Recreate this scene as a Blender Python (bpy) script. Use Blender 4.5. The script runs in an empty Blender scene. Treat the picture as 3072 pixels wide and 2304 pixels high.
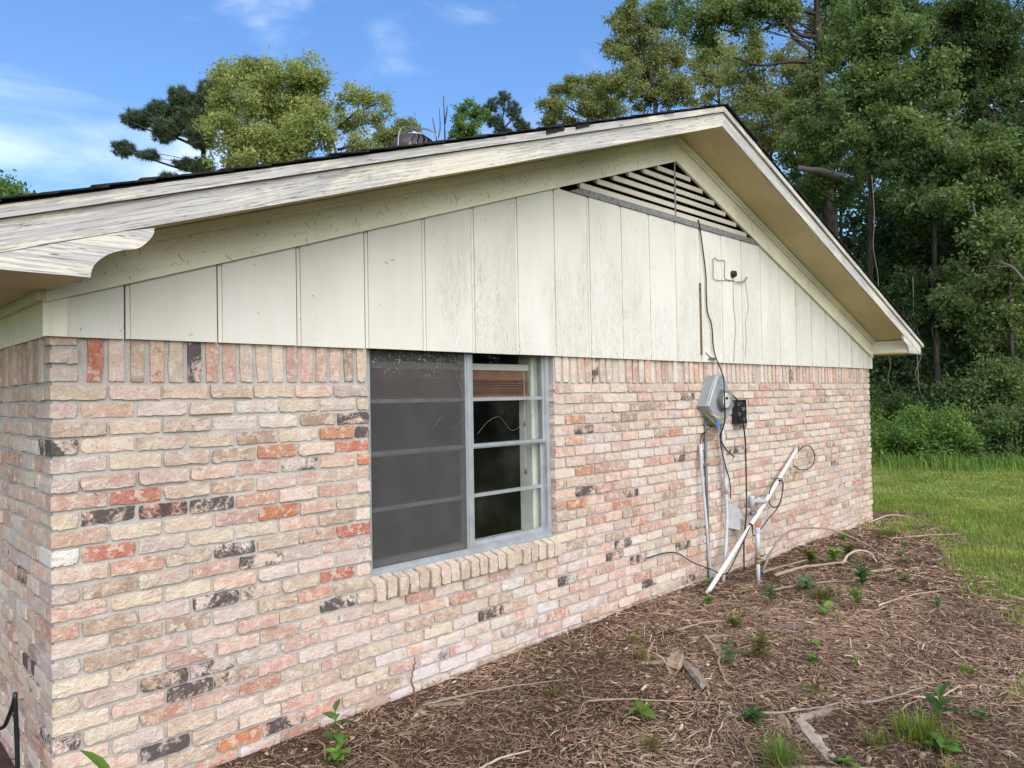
import bpy, math, random
import numpy as np
from mathutils import Vector, Matrix

# ------------------------------------------------------------------ camera, sky, sun, exposure
SC = bpy.context.scene
COL = SC.collection
CAM = np.array([-0.659, -3.051, 1.537])
YAW, PIT, ROL = 0.7823, 0.0170, -0.0178
FPX = 2165.1                                  # focal length for a 3072 px wide frame
_fw = np.array([math.sin(YAW)*math.cos(PIT), math.cos(YAW)*math.cos(PIT), math.sin(PIT)])
_rt = np.array([math.cos(YAW), -math.sin(YAW), 0.0])
_up = np.cross(_rt, _fw)
_r2 = math.cos(ROL)*_rt + math.sin(ROL)*_up
_u2 = -math.sin(ROL)*_rt + math.cos(ROL)*_up
cd = bpy.data.cameras.new('camera'); cam = bpy.data.objects.new('camera', cd); COL.objects.link(cam)
cd.sensor_fit = 'HORIZONTAL'; cd.sensor_width = 36.0; cd.lens = 36.0*FPX/3072.0
cd.clip_start = 0.05; cd.clip_end = 3000.0
cam.matrix_world = Matrix(((_r2[0], _u2[0], -_fw[0], CAM[0]), (_r2[1], _u2[1], -_fw[1], CAM[1]),
                           (_r2[2], _u2[2], -_fw[2], CAM[2]), (0, 0, 0, 1)))
SC.camera = cam

SUN_EL, SUN_AZ = math.radians(35), math.radians(203)      # azimuth from +Y towards +X
SKY_STRENGTH, SUN_STRENGTH, SUN_ANGLE = 0.13, 3.35, math.radians(80)
EXPOSURE = 0.75
sd = Vector((math.sin(SUN_AZ)*math.cos(SUN_EL), math.cos(SUN_AZ)*math.cos(SUN_EL), math.sin(SUN_EL)))
sl = bpy.data.lights.new('sun', 'SUN'); so = bpy.data.objects.new('sun', sl); COL.objects.link(so)
sl.energy = SUN_STRENGTH; sl.angle = SUN_ANGLE; sl.color = (1.0, 0.95, 0.88)
so.rotation_euler = (-sd).to_track_quat('-Z', 'Y').to_euler()
so.location = (0, -6, 14)

W = bpy.data.worlds.new('World'); SC.world = W; W.use_nodes = True
nt = W.node_tree; nt.nodes.clear()
def wn(t, **k):
    n = nt.nodes.new(t)
    for a, v in k.items(): setattr(n, a, v)
    return n
sky = wn('ShaderNodeTexSky', sky_type='NISHITA', sun_disc=False, sun_elevation=SUN_EL, sun_rotation=SUN_AZ,
         air_density=1.0, dust_density=0.6, ozone_density=2.2)
hs = wn('ShaderNodeHueSaturation'); hs.inputs['Hue'].default_value = 0.514; hs.inputs['Saturation'].default_value = 1.62; hs.inputs['Value'].default_value = 1.78
gm = wn('ShaderNodeGamma'); gm.inputs['Gamma'].default_value = 0.62      # softens the glare towards the horizon
nt.links.new(sky.outputs[0], gm.inputs['Color']); nt.links.new(gm.outputs[0], hs.inputs['Color'])
tc = wn('ShaderNodeTexCoord')
mp = wn('ShaderNodeMapping'); mp.inputs['Rotation'].default_value = (0.1, -0.3, 0.9); mp.inputs['Scale'].default_value = (2.0, 4.5, 7.0); mp.inputs['Location'].default_value = (0.0, 0.0, 2.1)
nt.links.new(tc.outputs['Generated'], mp.inputs['Vector'])
cn = wn('ShaderNodeTexNoise'); cn.inputs['Scale'].default_value = 1.15; cn.inputs['Detail'].default_value = 7; cn.inputs['Roughness'].default_value = 0.52; cn.inputs['Distortion'].default_value = 0.6
nt.links.new(mp.outputs[0], cn.inputs['Vector'])
cr = wn('ShaderNodeMapRange', interpolation_type='SMOOTHSTEP'); cr.inputs['From Min'].default_value = 0.51; cr.inputs['From Max'].default_value = 0.88
cr.inputs['To Max'].default_value = 0.85
nt.links.new(cn.outputs['Fac'], cr.inputs['Value'])
mx = wn('ShaderNodeMix', data_type='RGBA')
nt.links.new(cr.outputs[0], mx.inputs['Factor']); nt.links.new(hs.outputs[0], mx.inputs['A'])
mx.inputs['B'].default_value = (7.6, 8.2, 9.2, 1)
bg = wn('ShaderNodeBackground'); bg.inputs['Strength'].default_value = SKY_STRENGTH
nt.links.new(mx.outputs['Result'], bg.inputs['Color'])
wo = wn('ShaderNodeOutputWorld'); nt.links.new(bg.outputs[0], wo.inputs['Surface'])

vs = SC.view_settings
vs.view_transform = 'Standard'; vs.look = 'None'; vs.exposure = EXPOSURE; vs.gamma = 1.0; vs.use_curve_mapping = False
SC.cycles.use_denoising = True
SC.cycles.max_bounces = 8; SC.cycles.transparent_max_bounces = 12; SC.cycles.diffuse_bounces = 4
SC.cycles.sample_clamp_indirect = 6.0

# ------------------------------------------------------------------ helpers
def srgb(r, g, b):
    return tuple(((c/255)/12.92 if c/255 <= .04045 else (((c/255)+.055)/1.055)**2.4) for c in (r, g, b))

def finish(o, parent=None, label=None, cat=None, group=None, kind=None):
    COL.objects.link(o)
    if parent is not None:
        o.parent = parent
        o.matrix_parent_inverse = parent_world(parent).inverted()
    if label: o['label'] = label
    if cat: o['category'] = cat
    if group: o['group'] = group
    if kind: o['kind'] = kind
    return o

def parent_world(o):
    m = Matrix.Translation(o.location)
    if o.parent is not None:
        m = parent_world(o.parent) @ o.matrix_parent_inverse @ m
    return m

def thing(name, loc, label, cat, group=None):
    o = bpy.data.objects.new(name, None); o.empty_display_size = 0.1; o.location = loc
    return finish(o, None, label, cat, group)

class MB:
    """collects geometry for one mesh object"""
    def __init__(s): s.v = []; s.f = []; s.g = []; s.c = []; s.c2 = []
    def add(s, vs, fs, g=None, c=None, c2=None):
        b = len(s.v); s.v += [tuple(p) for p in vs]; s.f += [tuple(i+b for i in f) for f in fs]
        s.g += ([tuple(q) for q in g] if g is not None else [tuple(p) for p in vs])
        if c is not None: s.c += [c]*len(vs)
        if c2 is not None: s.c2 += [c2]*len(vs)
        return s
    def box(s, x0, x1, y0, y1, z0, z1, g=None, c=None):
        vs = [(x0,y0,z0),(x1,y0,z0),(x1,y1,z0),(x0,y1,z0),(x0,y0,z1),(x1,y0,z1),(x1,y1,z1),(x0,y1,z1)]
        fs = [(0,3,2,1),(4,5,6,7),(0,1,5,4),(1,2,6,5),(2,3,7,6),(3,0,4,7)]
        return s.add(vs, fs, None if g is None else [g(p) for p in vs], c)
    def extr(s, poly, vec, g=None, c=None):
        """closed polygon (3D points) pushed along vec"""
        n = len(poly); v = Vector(vec)
        vs = [Vector(p) for p in poly]; vs2 = [p+v for p in vs]
        a = Vector((0,0,0))
        for i in range(n): a += vs[i].cross(vs[(i+1) % n])
        if a.dot(v) > 0: vs, vs2 = vs2, vs          # first cap faces away from the body
        if a.dot(v) > 0: pass
        allv = [tuple(p) for p in vs]+[tuple(p) for p in vs2]
        fs = [tuple(range(n)), tuple(reversed(range(n, 2*n)))]
        for i in range(n):
            j = (i+1) % n; fs.append((i, i+n, j+n, j))
        return s.add(allv, fs, None if g is None else [g(p) for p in allv], c)
    def tube(s, path, rad, n=8, caps=True, c=None):
        P = [Vector(p) for p in path]; m = len(P)
        if not hasattr(rad, '__len__'): rad = [rad]*m
        t0 = (P[1]-P[0]).normalized()
        u = t0.cross(Vector((0,0,1)));
        if u.length < .05: u = t0.cross(Vector((1,0,0)))
        u.normalize(); vs = []; gs = []; L = 0
        for i in range(m):
            t = (P[min(i+1,m-1)]-P[max(i-1,0)]).normalized()
            u = (u - t*u.dot(t)).normalized(); w = t.cross(u)
            if i: L += (P[i]-P[i-1]).length
            for k in range(n):
                a = 2*math.pi*k/n; q = P[i]+(u*math.cos(a)+w*math.sin(a))*rad[i]
                vs.append(tuple(q)); gs.append((L, rad[i]*math.cos(a), rad[i]*math.sin(a)))
        fs = []
        for i in range(m-1):
            for k in range(n):
                k2 = (k+1) % n; fs.append((i*n+k, i*n+k2, (i+1)*n+k2, (i+1)*n+k))
        if caps: fs += [tuple(reversed(range(n))), tuple(range((m-1)*n, m*n))]
        return s.add(vs, fs, gs, c)
    def lathe(s, o, axis, prof, n=20, c=None):
        """prof: (distance along axis, radius)"""
        ax = Vector(axis).normalized(); o = Vector(o)
        return s.tube([o+ax*d for d, r in prof], [max(r, 1e-4) for d, r in prof], n, True, c)
    def build(s, name, mat, parent=None, smooth=False, **k):
        me = bpy.data.meshes.new(name); me.from_pydata(s.v, [], s.f)
        at = me.attributes.new('gvec', 'FLOAT_VECTOR', 'POINT'); at.data.foreach_set('vector', np.array(s.g, dtype=np.float32).ravel())
        if s.c and len(s.c) == len(s.v):
            at = me.attributes.new('cola', 'FLOAT_COLOR', 'POINT'); at.data.foreach_set('color', np.array(s.c, dtype=np.float32).ravel())
        if s.c2 and len(s.c2) == len(s.v):
            at = me.attributes.new('colb', 'FLOAT_COLOR', 'POINT'); at.data.foreach_set('color', np.array(s.c2, dtype=np.float32).ravel())
        if smooth: me.polygons.foreach_set('use_smooth', [True]*len(me.polygons))
        me.materials.append(mat); me.update()
        return finish(bpy.data.objects.new(name, me), parent, **k)

def np_mesh(name, V, F, mat, parent=None, col=None, smooth=False, **k):
    """V (n,3), F (m,3) or (m,4) arrays"""
    me = bpy.data.meshes.new(name); m, w = F.shape
    me.vertices.add(len(V)); me.vertices.foreach_set('co', np.ascontiguousarray(V, dtype=np.float32).ravel())
    me.loops.add(m*w); me.loops.foreach_set('vertex_index', np.ascontiguousarray(F, dtype=np.int32).ravel())
    me.polygons.add(m); me.polygons.foreach_set('loop_start', np.arange(0, m*w, w, dtype=np.int32))
    if smooth: me.polygons.foreach_set('use_smooth', np.ones(m, dtype=bool))
    if col is not None:
        at = me.attributes.new('cola', 'FLOAT_COLOR', 'POINT')
        at.data.foreach_set('color', np.concatenate([col, np.ones((len(col), 1))], 1).astype(np.float32).ravel())
    me.materials.append(mat); me.update(calc_edges=True); me.validate()
    return finish(bpy.data.objects.new(name, me), parent, **k)

def spline(pts, k=6):
    """Catmull-Rom through pts"""
    P = [Vector(p) for p in pts]; P = [P[0]*2-P[1]]+P+[P[-1]*2-P[-2]]; out = []
    for i in range(1, len(P)-2):
        for j in range(k):
            t = j/k; a, b, c, d = P[i-1:i+3]
            out.append(.5*((2*b)+(c-a)*t+(2*a-5*b+4*c-d)*t*t+(3*b-a-3*c+d)*t**3))
    return out+[P[-2]]

# ------------------------------------------------------------------ materials
class NT:
    def __init__(s, name):
        s.m = bpy.data.materials.new(name); s.m.use_nodes = True; s.t = s.m.node_tree; s.t.nodes.clear()
        s.out = s.n('ShaderNodeOutputMaterial')
    def n(s, t, **k):
        nd = s.t.nodes.new(t)
        for a, v in k.items(): setattr(nd, a, v)
        return nd
    def link(s, a, b): s.t.links.new(a, b)
    def put(s, nd, key, v):
        i = nd.inputs[key]
        if hasattr(v, 'is_linked') or hasattr(v, 'links'): s.link(v, i)
        elif isinstance(v, tuple) and len(v) == 3 and i.type == 'RGBA': i.default_value = (*v, 1)
        else: i.default_value = v
        return nd
    def pos(s): return s.n('ShaderNodeNewGeometry').outputs['Position']
    def attr(s, name, o='Vector'): return s.n('ShaderNodeAttribute', attribute_name=name).outputs[o]
    def scale(s, vec, sc, loc=(0,0,0)):
        m = s.n('ShaderNodeMapping'); s.link(vec, m.inputs['Vector']); m.inputs['Scale'].default_value = sc; m.inputs['Location'].default_value = loc
        return m.outputs[0]
    def noise(s, vec, sc, det=4, rough=.55, dist=0.0, o='Fac'):
        n = s.n('ShaderNodeTexNoise'); s.link(vec, n.inputs['Vector'])
        n.inputs['Scale'].default_value = sc; n.inputs['Detail'].default_value = det; n.inputs['Roughness'].default_value = rough; n.inputs['Distortion'].default_value = dist
        return n.outputs[o]
    def ramp(s, v, a, b, lo=0.0, hi=1.0):
        n = s.n('ShaderNodeMapRange', interpolation_type='SMOOTHSTEP'); s.link(v, n.inputs['Value'])
        n.inputs['From Min'].default_value = a; n.inputs['From Max'].default_value = b; n.inputs['To Min'].default_value = lo; n.inputs['To Max'].default_value = hi
        return n.outputs[0]
    def math(s, op, a, b=0.5):
        n = s.n('ShaderNodeMath', operation=op); s.put(n, 0, a); s.put(n, 1, b); return n.outputs[0]
    def mix(s, f, a, b, mode='MIX'):
        n = s.n('ShaderNodeMix', data_type='RGBA', blend_type=mode); s.put(n, 'Factor', f); s.put(n, 'A', a if not isinstance(a, tuple) else (*a[:3], 1)); s.put(n, 'B', b if not isinstance(b, tuple) else (*b[:3], 1))
        return n.outputs['Result']
    def bump(s, h, st=.5, d=.01, nrm=None):
        n = s.n('ShaderNodeBump'); s.link(h, n.inputs['Height']); n.inputs['Strength'].default_value = st; n.inputs['Distance'].default_value = d
        if nrm is not None: s.link(nrm, n.inputs['Normal'])
        return n.outputs[0]
    def bsdf(s, col, rough=.7, nrm=None, metal=0.0, spec=.3, **k):
        p = s.n('ShaderNodeBsdfPrincipled'); s.put(p, 'Base Color', col); s.put(p, 'Roughness', rough); s.put(p, 'Metallic', metal); s.put(p, 'Specular IOR Level', spec)
        if nrm is not None: s.link(nrm, p.inputs['Normal'])
        for a, v in k.items(): s.put(p, a, v)
        return p.outputs[0]
    def done(s, sh): s.link(sh, s.out.inputs['Surface']); return s.m

def m_brick():
    t = NT('brick_clay'); P = t.pos()
    a = t.n('ShaderNodeAttribute', attribute_name='cola'); b = t.n('ShaderNodeAttribute', attribute_name='colb')
    n1 = t.noise(P, 15, 6, .70, .35); n2 = t.noise(P, 70, 4, .65); n3 = t.noise(P, 210, 3, .6); n4 = t.noise(t.scale(P, (1, 1, 1), (7, 3, 5)), 22, 6, .74, .12)
    c = t.mix(t.ramp(n1, .40, .60), a.outputs['Color'], b.outputs['Color'])
    c = t.mix(t.ramp(n4, .50, .60, .0, .62), c, (.62, .555, .475))                    # cream kiln smear
    c = t.mix(t.ramp(n4, .42, .30, .0, .6), c, (.44, .26, .20))                    # red heart showing through
    c = t.mix(t.ramp(n2, .60, .70, .0, .6), c, (.22, .14, .11))
    c = t.mix(t.ramp(n3, .61, .69, 0, .7), c, (.11, .075, .06))                      # pits and grit
    c = t.mix(t.ramp(n3, .38, .30, 0, .3), c, (.70, .64, .57))
    bm = t.math('ADD', t.math('ADD', t.math('MULTIPLY', t.noise(P, 10, 3, .6, .6), .62), t.math('MULTIPLY', t.noise(P, 75, 5, .75, .4), .38)), t.math('MULTIPLY', a.outputs['Alpha'], .34))
    c = t.mix(t.ramp(bm, .72, .82, 0, .90), c, (.050, .043, .045))                  # clinker burn, amount carried by each brick
    wm = t.math('ADD', t.noise(P, 12, 5, .65, .3), t.math('MULTIPLY', b.outputs['Alpha'], .4))
    c = t.mix(t.ramp(wm, .72, .95, 0, .75), c, (.60, .55, .55))                     # lime bloom, amount carried by each brick
    h = t.math('ADD', t.math('MULTIPLY', n2, .8), t.math('ADD', t.math('MULTIPLY', n3, .4), t.math('MULTIPLY', n4, .8)))
    return t.done(t.bsdf(c, .92, t.bump(h, .85, .009), spec=.12))

def m_mortar():
    t = NT('mortar'); P = t.pos(); n = t.noise(P, 5, 4); g = t.noise(P, 160, 3)
    c = t.mix(t.ramp(n, .3, .7), (.39, .37, .345), (.315, .30, .28)); c = t.mix(t.ramp(g, .3, .75, 0, .3), c, (.6, .57, .53))
    return t.done(t.bsdf(c, .95, t.bump(t.math('ADD', g, t.math('MULTIPLY', t.noise(P, 45, 3), 1.2)), .5, .006), spec=.1))

def m_siding():
    """old off-white paint on rough plywood, hairline cracks along the grain"""
    t = NT('siding_paint'); G = t.attr('gvec')
    fine = t.noise(t.scale(G, (4, 55, 120)), 1.0, 4, .6, .25)
    crk = t.noise(t.scale(G, (4.5, 20, 95)), 1.0, 3, .6, 1.6)
    d = t.math('ABSOLUTE', t.math('SUBTRACT', crk, .5)); line = t.ramp(d, .020, .006)
    # boards are worst low down and in patches
    patch = t.noise(t.scale(G, (1.1, 1, 2.6)), 1.0, 3, .6)
    low = t.ramp(t.n('ShaderNodeSeparateXYZ').outputs[0], 0, 1) if False else None
    sep = t.n('ShaderNodeSeparateXYZ'); t.link(t.pos(), sep.inputs[0])
    lowm = t.ramp(sep.outputs['Z'], 2.75, 1.85, -.03, .13)
    rt = t.ramp(sep.outputs['X'], 1.2, 2.6, -.2, .035)
    pm = t.ramp(t.math('ADD', t.math('ADD', patch, lowm), rt), .50, .66)
    stain = t.noise(t.scale(G, (.7, 1, 2.2)), 1.0, 4, .6)
    base = t.mix(t.ramp(stain, .35, .7), (.625, .612, .56), (.56, .543, .475))
    base = t.mix(t.ramp(t.noise(t.scale(G, (.9, 1, 4)), 1.7, 3), .6, .75, 0, .35), base, (.60, .66, .66))
    base = t.mix(t.ramp(fine, .3, .75, 0, .22), base, (.52, .50, .45))
    # mildew flecks
    fl = t.noise(G, 55, 3, .6); fm = t.ramp(t.noise(G, 3.0, 2), .45, .62)
    base = t.mix(t.math('MULTIPLY', t.ramp(fl, .70, .74), fm), base, (.10, .09, .075))
    c = t.mix(t.math('MULTIPLY', t.math('MULTIPLY', line, pm), .7), base, (.2, .18, .15))
    h = t.math('SUBTRACT', t.math('MULTIPLY', fine, .5), t.math('MULTIPLY', t.math('MULTIPLY', line, pm), .8))
    return t.done(t.bsdf(c, .6, t.bump(h, .35, .004), spec=.3))

def m_trim(name='trim_paint', base=(.80, .765, .635), dirt=.6):
    """cream eave paint with cobweb dirt"""
    t = NT(name); G = t.attr('gvec'); P = t.pos()
    n = t.noise(P, 1.8, 4, .6); c = t.mix(t.ramp(n, .3, .7), base, tuple(x*.80 for x in base))
    fl = t.noise(t.scale(G, (28, 28, 46)), 1.0, 4, .7, .4); fm = t.ramp(t.noise(P, 3.4, 3), .42, .66)
    c = t.mix(t.math('MULTIPLY', t.ramp(fl, .63, .69, 0, dirt), fm), c, (.15, .12, .085))
    g = t.noise(t.scale(G, (3, 40, 60)), 1.0, 3); c = t.mix(t.ramp(g, .35, .7, 0, .22), c, tuple(x*.62 for x in base))
    return t.done(t.bsdf(c, .6, t.bump(g, .2, .004), spec=.3))

def m_weathered():
    """bare grey wood with the last of a cream paint"""
    t = NT('weathered_wood'); G = t.attr('gvec')
    warp = t.noise(t.scale(G, (1.1, 6, 9)), 1.0, 3, .5, .0, 'Color')
    v = t.n('ShaderNodeVectorMath', operation='MULTIPLY_ADD'); t.link(warp, v.inputs[0]); v.inputs[1].default_value = (0.0, .02, .075); t.link(G, v.inputs[2])
    wv = t.n('ShaderNodeTexWave', wave_type='BANDS', bands_direction='Z', wave_profile='SAW'); t.link(v.outputs[0], wv.inputs['Vector'])
    wv.inputs['Scale'].default_value = 19; wv.inputs['Distortion'].default_value = 1.0; wv.inputs['Detail'].default_value = 2
    fib = t.noise(t.scale(G, (5, 90, 190)), 1.0, 4, .65, .2)
    wood = t.mix(t.ramp(fib, .3, .7), (.33, .325, .32), (.51, .495, .48)); wood = t.mix(t.ramp(wv.outputs['Fac'], .1, .95, 0, .28), wood, (.27, .25, .225))
    pn = t.math('ADD', t.noise(t.scale(G, (1.2, 4, 9)), 1.0, 5, .62, .5), t.math('MULTIPLY', wv.outputs['Fac'], -.10))
    pn = t.math('ADD', pn, t.math('MULTIPLY', t.noise(t.scale(G, (30, 60, 90)), 1.0, 2), .16))
    pm = t.ramp(pn, .52, .59, 0, .8)
    c = t.mix(pm, wood, (.60, .56, .46))
    kn = t.noise(t.scale(G, (9, 9, 18)), 1.0, 2); c = t.mix(t.ramp(kn, .74, .78, 0, .7), c, (.12, .09, .07))
    crk = t.math('ABSOLUTE', t.math('SUBTRACT', t.noise(t.scale(G, (1.6, 30, 55)), 1.0, 3, .55, .6), .5)); c = t.mix(t.ramp(crk, .012, .004, 0, .75), c, (.09, .08, .07))
    h = t.math('ADD', t.math('MULTIPLY', fib, .5), t.math('MULTIPLY', pm, .5))
    return t.done(t.bsdf(c, .8, t.bump(h, .5, .004), spec=.2))

def m_flat(name, col, rough=.6, metal=0.0, spec=.4, var=.18, vs=9.0, bump=.1):
    t = NT(name); P = t.pos(); n = t.noise(P, vs, 4, .6); f = t.noise(P, vs*14, 3)
    c = t.mix(t.ramp(n, .3, .72), col, tuple(x*(1-var*1.6) for x in col)); c = t.mix(t.ramp(f, .45, .75, 0, var), c, tuple(min(1, x*1.5+.02) for x in col))
    return t.done(t.bsdf(c, rough, t.bump(f, bump, .003), metal, spec))

def m_attr(name, rough=.8, spec=.2, trans=0.0, bscale=None, var=.0):
    t = NT(name); a = t.n('ShaderNodeAttribute', attribute_name='cola').outputs['Color']
    if var: a = t.mix(t.ramp(t.noise(t.pos(), 30, 3), .3, .75, 0, var), a, (.05, .04, .03))
    nrm = t.bump(t.noise(t.pos(), bscale, 3), .4, .005) if bscale else None
    sh = t.bsdf(a, rough, nrm, spec=spec)
    if trans:
        tr = t.n('ShaderNodeBsdfTranslucent'); t.put(tr, 'Color', t.mix(1.0, a, (1.25, 1.35, .7), 'MULTIPLY'))
        m = t.n('ShaderNodeMixShader'); m.inputs[0].default_value = trans; t.link(sh, m.inputs[1]); t.link(tr.outputs[0], m.inputs[2]); sh = m.outputs[0]
    return t.done(sh)

def m_bark():
    t = NT('bark'); G = t.attr('gvec'); n = t.noise(t.scale(G, (3, 22, 22)), 1.0, 5, .65, .4)
    c = t.mix(t.ramp(n, .32, .7), (.022, .018, .015), (.085, .07, .058))
    return t.done(t.bsdf(c, .95, t.bump(n, .8, .03), spec=.1))

def m_glass():
    t = NT('window_glass'); lw = t.n('ShaderNodeLayerWeight'); lw.inputs[0].default_value = .5; rf_ = t.math('ADD', t.math('MULTIPLY', t.math('POWER', lw.outputs['Facing'], 5.0), .6), .025)
    d = t.noise(t.pos(), 60, 4, .7); sp = t.ramp(d, .68, .74, 0, .5)
    film = t.math('MULTIPLY', t.ramp(t.noise(t.pos(), 3.5, 4), .4, .8, .002, .022), 1.0)
    tr = t.n('ShaderNodeBsdfTransparent'); tr.inputs[0].default_value = (.93, .95, .94, 1)
    gl = t.n('ShaderNodeBsdfGlossy'); gl.inputs['Roughness'].default_value = .02
    df = t.n('ShaderNodeBsdfDiffuse'); df.inputs[0].default_value = (.55, .54, .5, 1)
    m1 = t.n('ShaderNodeMixShader'); t.link(rf_, m1.inputs[0]); t.link(tr.outputs[0], m1.inputs[1]); t.link(gl.outputs[0], m1.inputs[2])
    m2 = t.n('ShaderNodeMixShader'); t.link(t.math('ADD', film, t.math('MULTIPLY', sp, .3)), m2.inputs[0]); t.link(m1.outputs[0], m2.inputs[1]); t.link(df.outputs[0], m2.inputs[2])
    return t.done(m2.outputs[0])

def m_screen():
    """grey insect mesh: wires cover about a third, dust does the rest"""
    t = NT('insect_screen'); P = t.pos(); sep = t.n('ShaderNodeSeparateXYZ'); t.link(P, sep.inputs[0])
    dust = t.ramp(t.noise(P, 6, 4), .35, .75, .0, .12)
    tops = t.ramp(t.math('ADD', sep.outputs['Z'], t.math('MULTIPLY', t.noise(P, 9, 3), .12)), 1.66, 1.80, 0, 1)
    web = t.math('MULTIPLY', t.ramp(t.noise(P, 75, 4, .7, .8), .55, .66, 0, .55), tops)
    cov = t.math('ADD', t.math('ADD', dust, .34), web)
    tr = t.n('ShaderNodeBsdfTransparent'); df = t.n('ShaderNodeBsdfDiffuse'); t.put(df, 'Color', t.mix(web, (.10, .097, .096), (.55, .54, .52)))
    m = t.n('ShaderNodeMixShader'); t.link(cov, m.inputs[0]); t.link(tr.outputs[0], m.inputs[1]); t.link(df.outputs[0], m.inputs[2])
    return t.done(m.outputs[0])

def m_ground():
    t = NT('ground_soil'); P = t.pos(); a = t.n('ShaderNodeAttribute', attribute_name='cola').outputs['Color']
    n = t.noise(P, 9, 5, .65); f = t.noise(P, 75, 4, .7)
    c = t.mix(t.ramp(n, .3, .7, 0, .55), a, t.mix(1.0, a, (.45, .42, .4), 'MULTIPLY')); c = t.mix(t.ramp(f, .5, .75, 0, .5), c, t.mix(1.0, a, (1.9, 1.75, 1.6), 'MULTIPLY'))
    return t.done(t.bsdf(c, .95, t.bump(t.math('ADD', n, f), .9, .03), spec=.1))

M = dict(brick=m_brick(), mortar=m_mortar(), siding=m_siding(), trim=m_trim(), soffit=m_trim('soffit_paint', (.62, .50, .28), .35), weather=m_weathered(),
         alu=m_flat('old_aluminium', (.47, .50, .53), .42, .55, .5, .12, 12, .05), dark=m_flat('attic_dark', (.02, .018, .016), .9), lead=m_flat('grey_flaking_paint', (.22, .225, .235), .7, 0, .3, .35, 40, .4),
         louver=m_trim('louver_paint', (.60, .56, .47), .9), shingle=m_flat('asphalt_shingle', (.035, .034, .036), .95, 0, .15, .5, 60, .8), glass=m_glass(), screen=m_screen(),
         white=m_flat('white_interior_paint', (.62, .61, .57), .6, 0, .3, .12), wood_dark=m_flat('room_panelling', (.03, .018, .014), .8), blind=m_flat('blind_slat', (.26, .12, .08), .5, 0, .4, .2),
         meter=m_flat('grey_enamel', (.29, .315, .335), .4, .1, .5, .10, 10, .04), pvcg=m_flat('grey_pvc', (.42, .44, .47), .5, 0, .4, .14, 9, .05), conduit=m_flat('dark_conduit', (.13, .14, .15), .5, .2, .4, .2), pvc=m_flat('white_pvc', (.70, .69, .65), .45, 0, .4, .12, 8, .05),
         cable=m_flat('black_cable', (.012, .012, .013), .45, 0, .4, .1), brass=m_flat('corroded_brass', (.28, .2, .1), .6, .5, .4, .4, 40, .3), yellow=m_flat('yellow_wire', (.62, .5, .10), .5), blue=m_flat('blue_tag', (.05, .22, .65), .5),
         copper=m_flat('copper', (.55, .25, .14), .45, .6), thinwire=m_flat('grey_wire', (.20, .18, .15), .7), plastic=m_flat('black_plastic', (.02, .02, .021), .5, 0, .4, .3, 30, .2),
         rust=m_flat('turbine_rust', (.075, .055, .055), .6, .3, .3, .3, 25, .2), galv=m_flat('galvanised', (.28, .28, .28), .4, .6, .5, .15),
         leaf=m_attr('leaf', .7, .12, .4), needle=m_attr('needle', .6, .25, .15), grass=m_attr('grass_blade', .7, .12, .45), litter=m_attr('litter', .9, .1, 0, 90), bark=m_bark(), deadwood=m_attr('dead_wood', .9, .1, 0, 55, .3), ground=m_ground())
t = NT('meter_glass'); g = t.n('ShaderNodeBsdfTransparent'); g.inputs[0].default_value = (.9, .93, .92, 1); q = t.n('ShaderNodeBsdfGlossy'); q.inputs['Roughness'].default_value = .08
fr = t.n('ShaderNodeLayerWeight'); fr.inputs[0].default_value = .5; mm = t.n('ShaderNodeMixShader'); t.link(t.math('ADD', t.math('MULTIPLY', t.math('POWER', fr.outputs['Facing'], 4.0), .6), .10), mm.inputs[0]); t.link(g.outputs[0], mm.inputs[1]); t.link(q.outputs[0], mm.inputs[2]); M['mglass'] = t.done(mm.outputs[0])
# ------------------------------------------------------------------ ground
ZS = 1.62            # underside of the soldier course
CO = 0.0677          # brick course
XA, WX, HY = 4.155, 8.29, 9.0      # ridge line, gable width, house depth
PITCH = 0.34
rg = np.random.default_rng(11)

LAWN = np.array([(30, .2), (12, .25), (8.59, .12), (8.97, -.11), (8.48, -.55), (7.44, -.95), (6.24, -1.22), (5.55, -1.56), (5.29, -1.82), (4.9, -2.0), (4.4, -2.15), (3.6, -2.32), (2.77, -2.47), (1.5, -2.9)])
def vnoise(x, y, s, seed=0):
    """cheap smooth value noise"""
    xs, ys = np.asarray(x)/s, np.asarray(y)/s; xi, yi = np.floor(xs).astype(int), np.floor(ys).astype(int); fx, fy = xs-xi, ys-yi
    fx = fx*fx*(3-2*fx); fy = fy*fy*(3-2*fy)
    def h(a, b):
        v = np.sin(a*127.1+b*311.7+seed*74.7)*43758.5453; return v-np.floor(v)
    return (h(xi, yi)*(1-fx)+h(xi+1, yi)*fx)*(1-fy)+(h(xi, yi+1)*(1-fx)+h(xi+1, yi+1)*fx)*fy
def lawn_side(x, y):
    """how far (m, roughly) a point lies on the lawn side of the mulch edge"""
    x = np.asarray(x, float); y = np.asarray(y, float)
    xe = np.interp(y, LAWN[2:, 1][::-1], LAWN[2:, 0][::-1])
    d = np.where(y > .12, x-8.7, (x-xe)*.45)
    d = d + (vnoise(x, y, .35, 3)-.5)*.55 + (vnoise(x, y, 1.1, 4)-.5)*.5
    return d
def gz(x, y):
    x = np.asarray(x, float); y = np.asarray(y, float)
    z = .015 + .02*(vnoise(x, y, .8, 1)-.5) + .012*(vnoise(x, y, .23, 2)-.5)
    z = z + .03*np.exp(-((x-3.9)/.9)**2)*np.exp(-(y/.5)**2)
    return z + .25*np.clip((np.hypot(x-8, y)-14)/30, 0, 1)**1.5
def gz1(x, y): return float(gz(np.array([x]), np.array([y]))[0])

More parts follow.
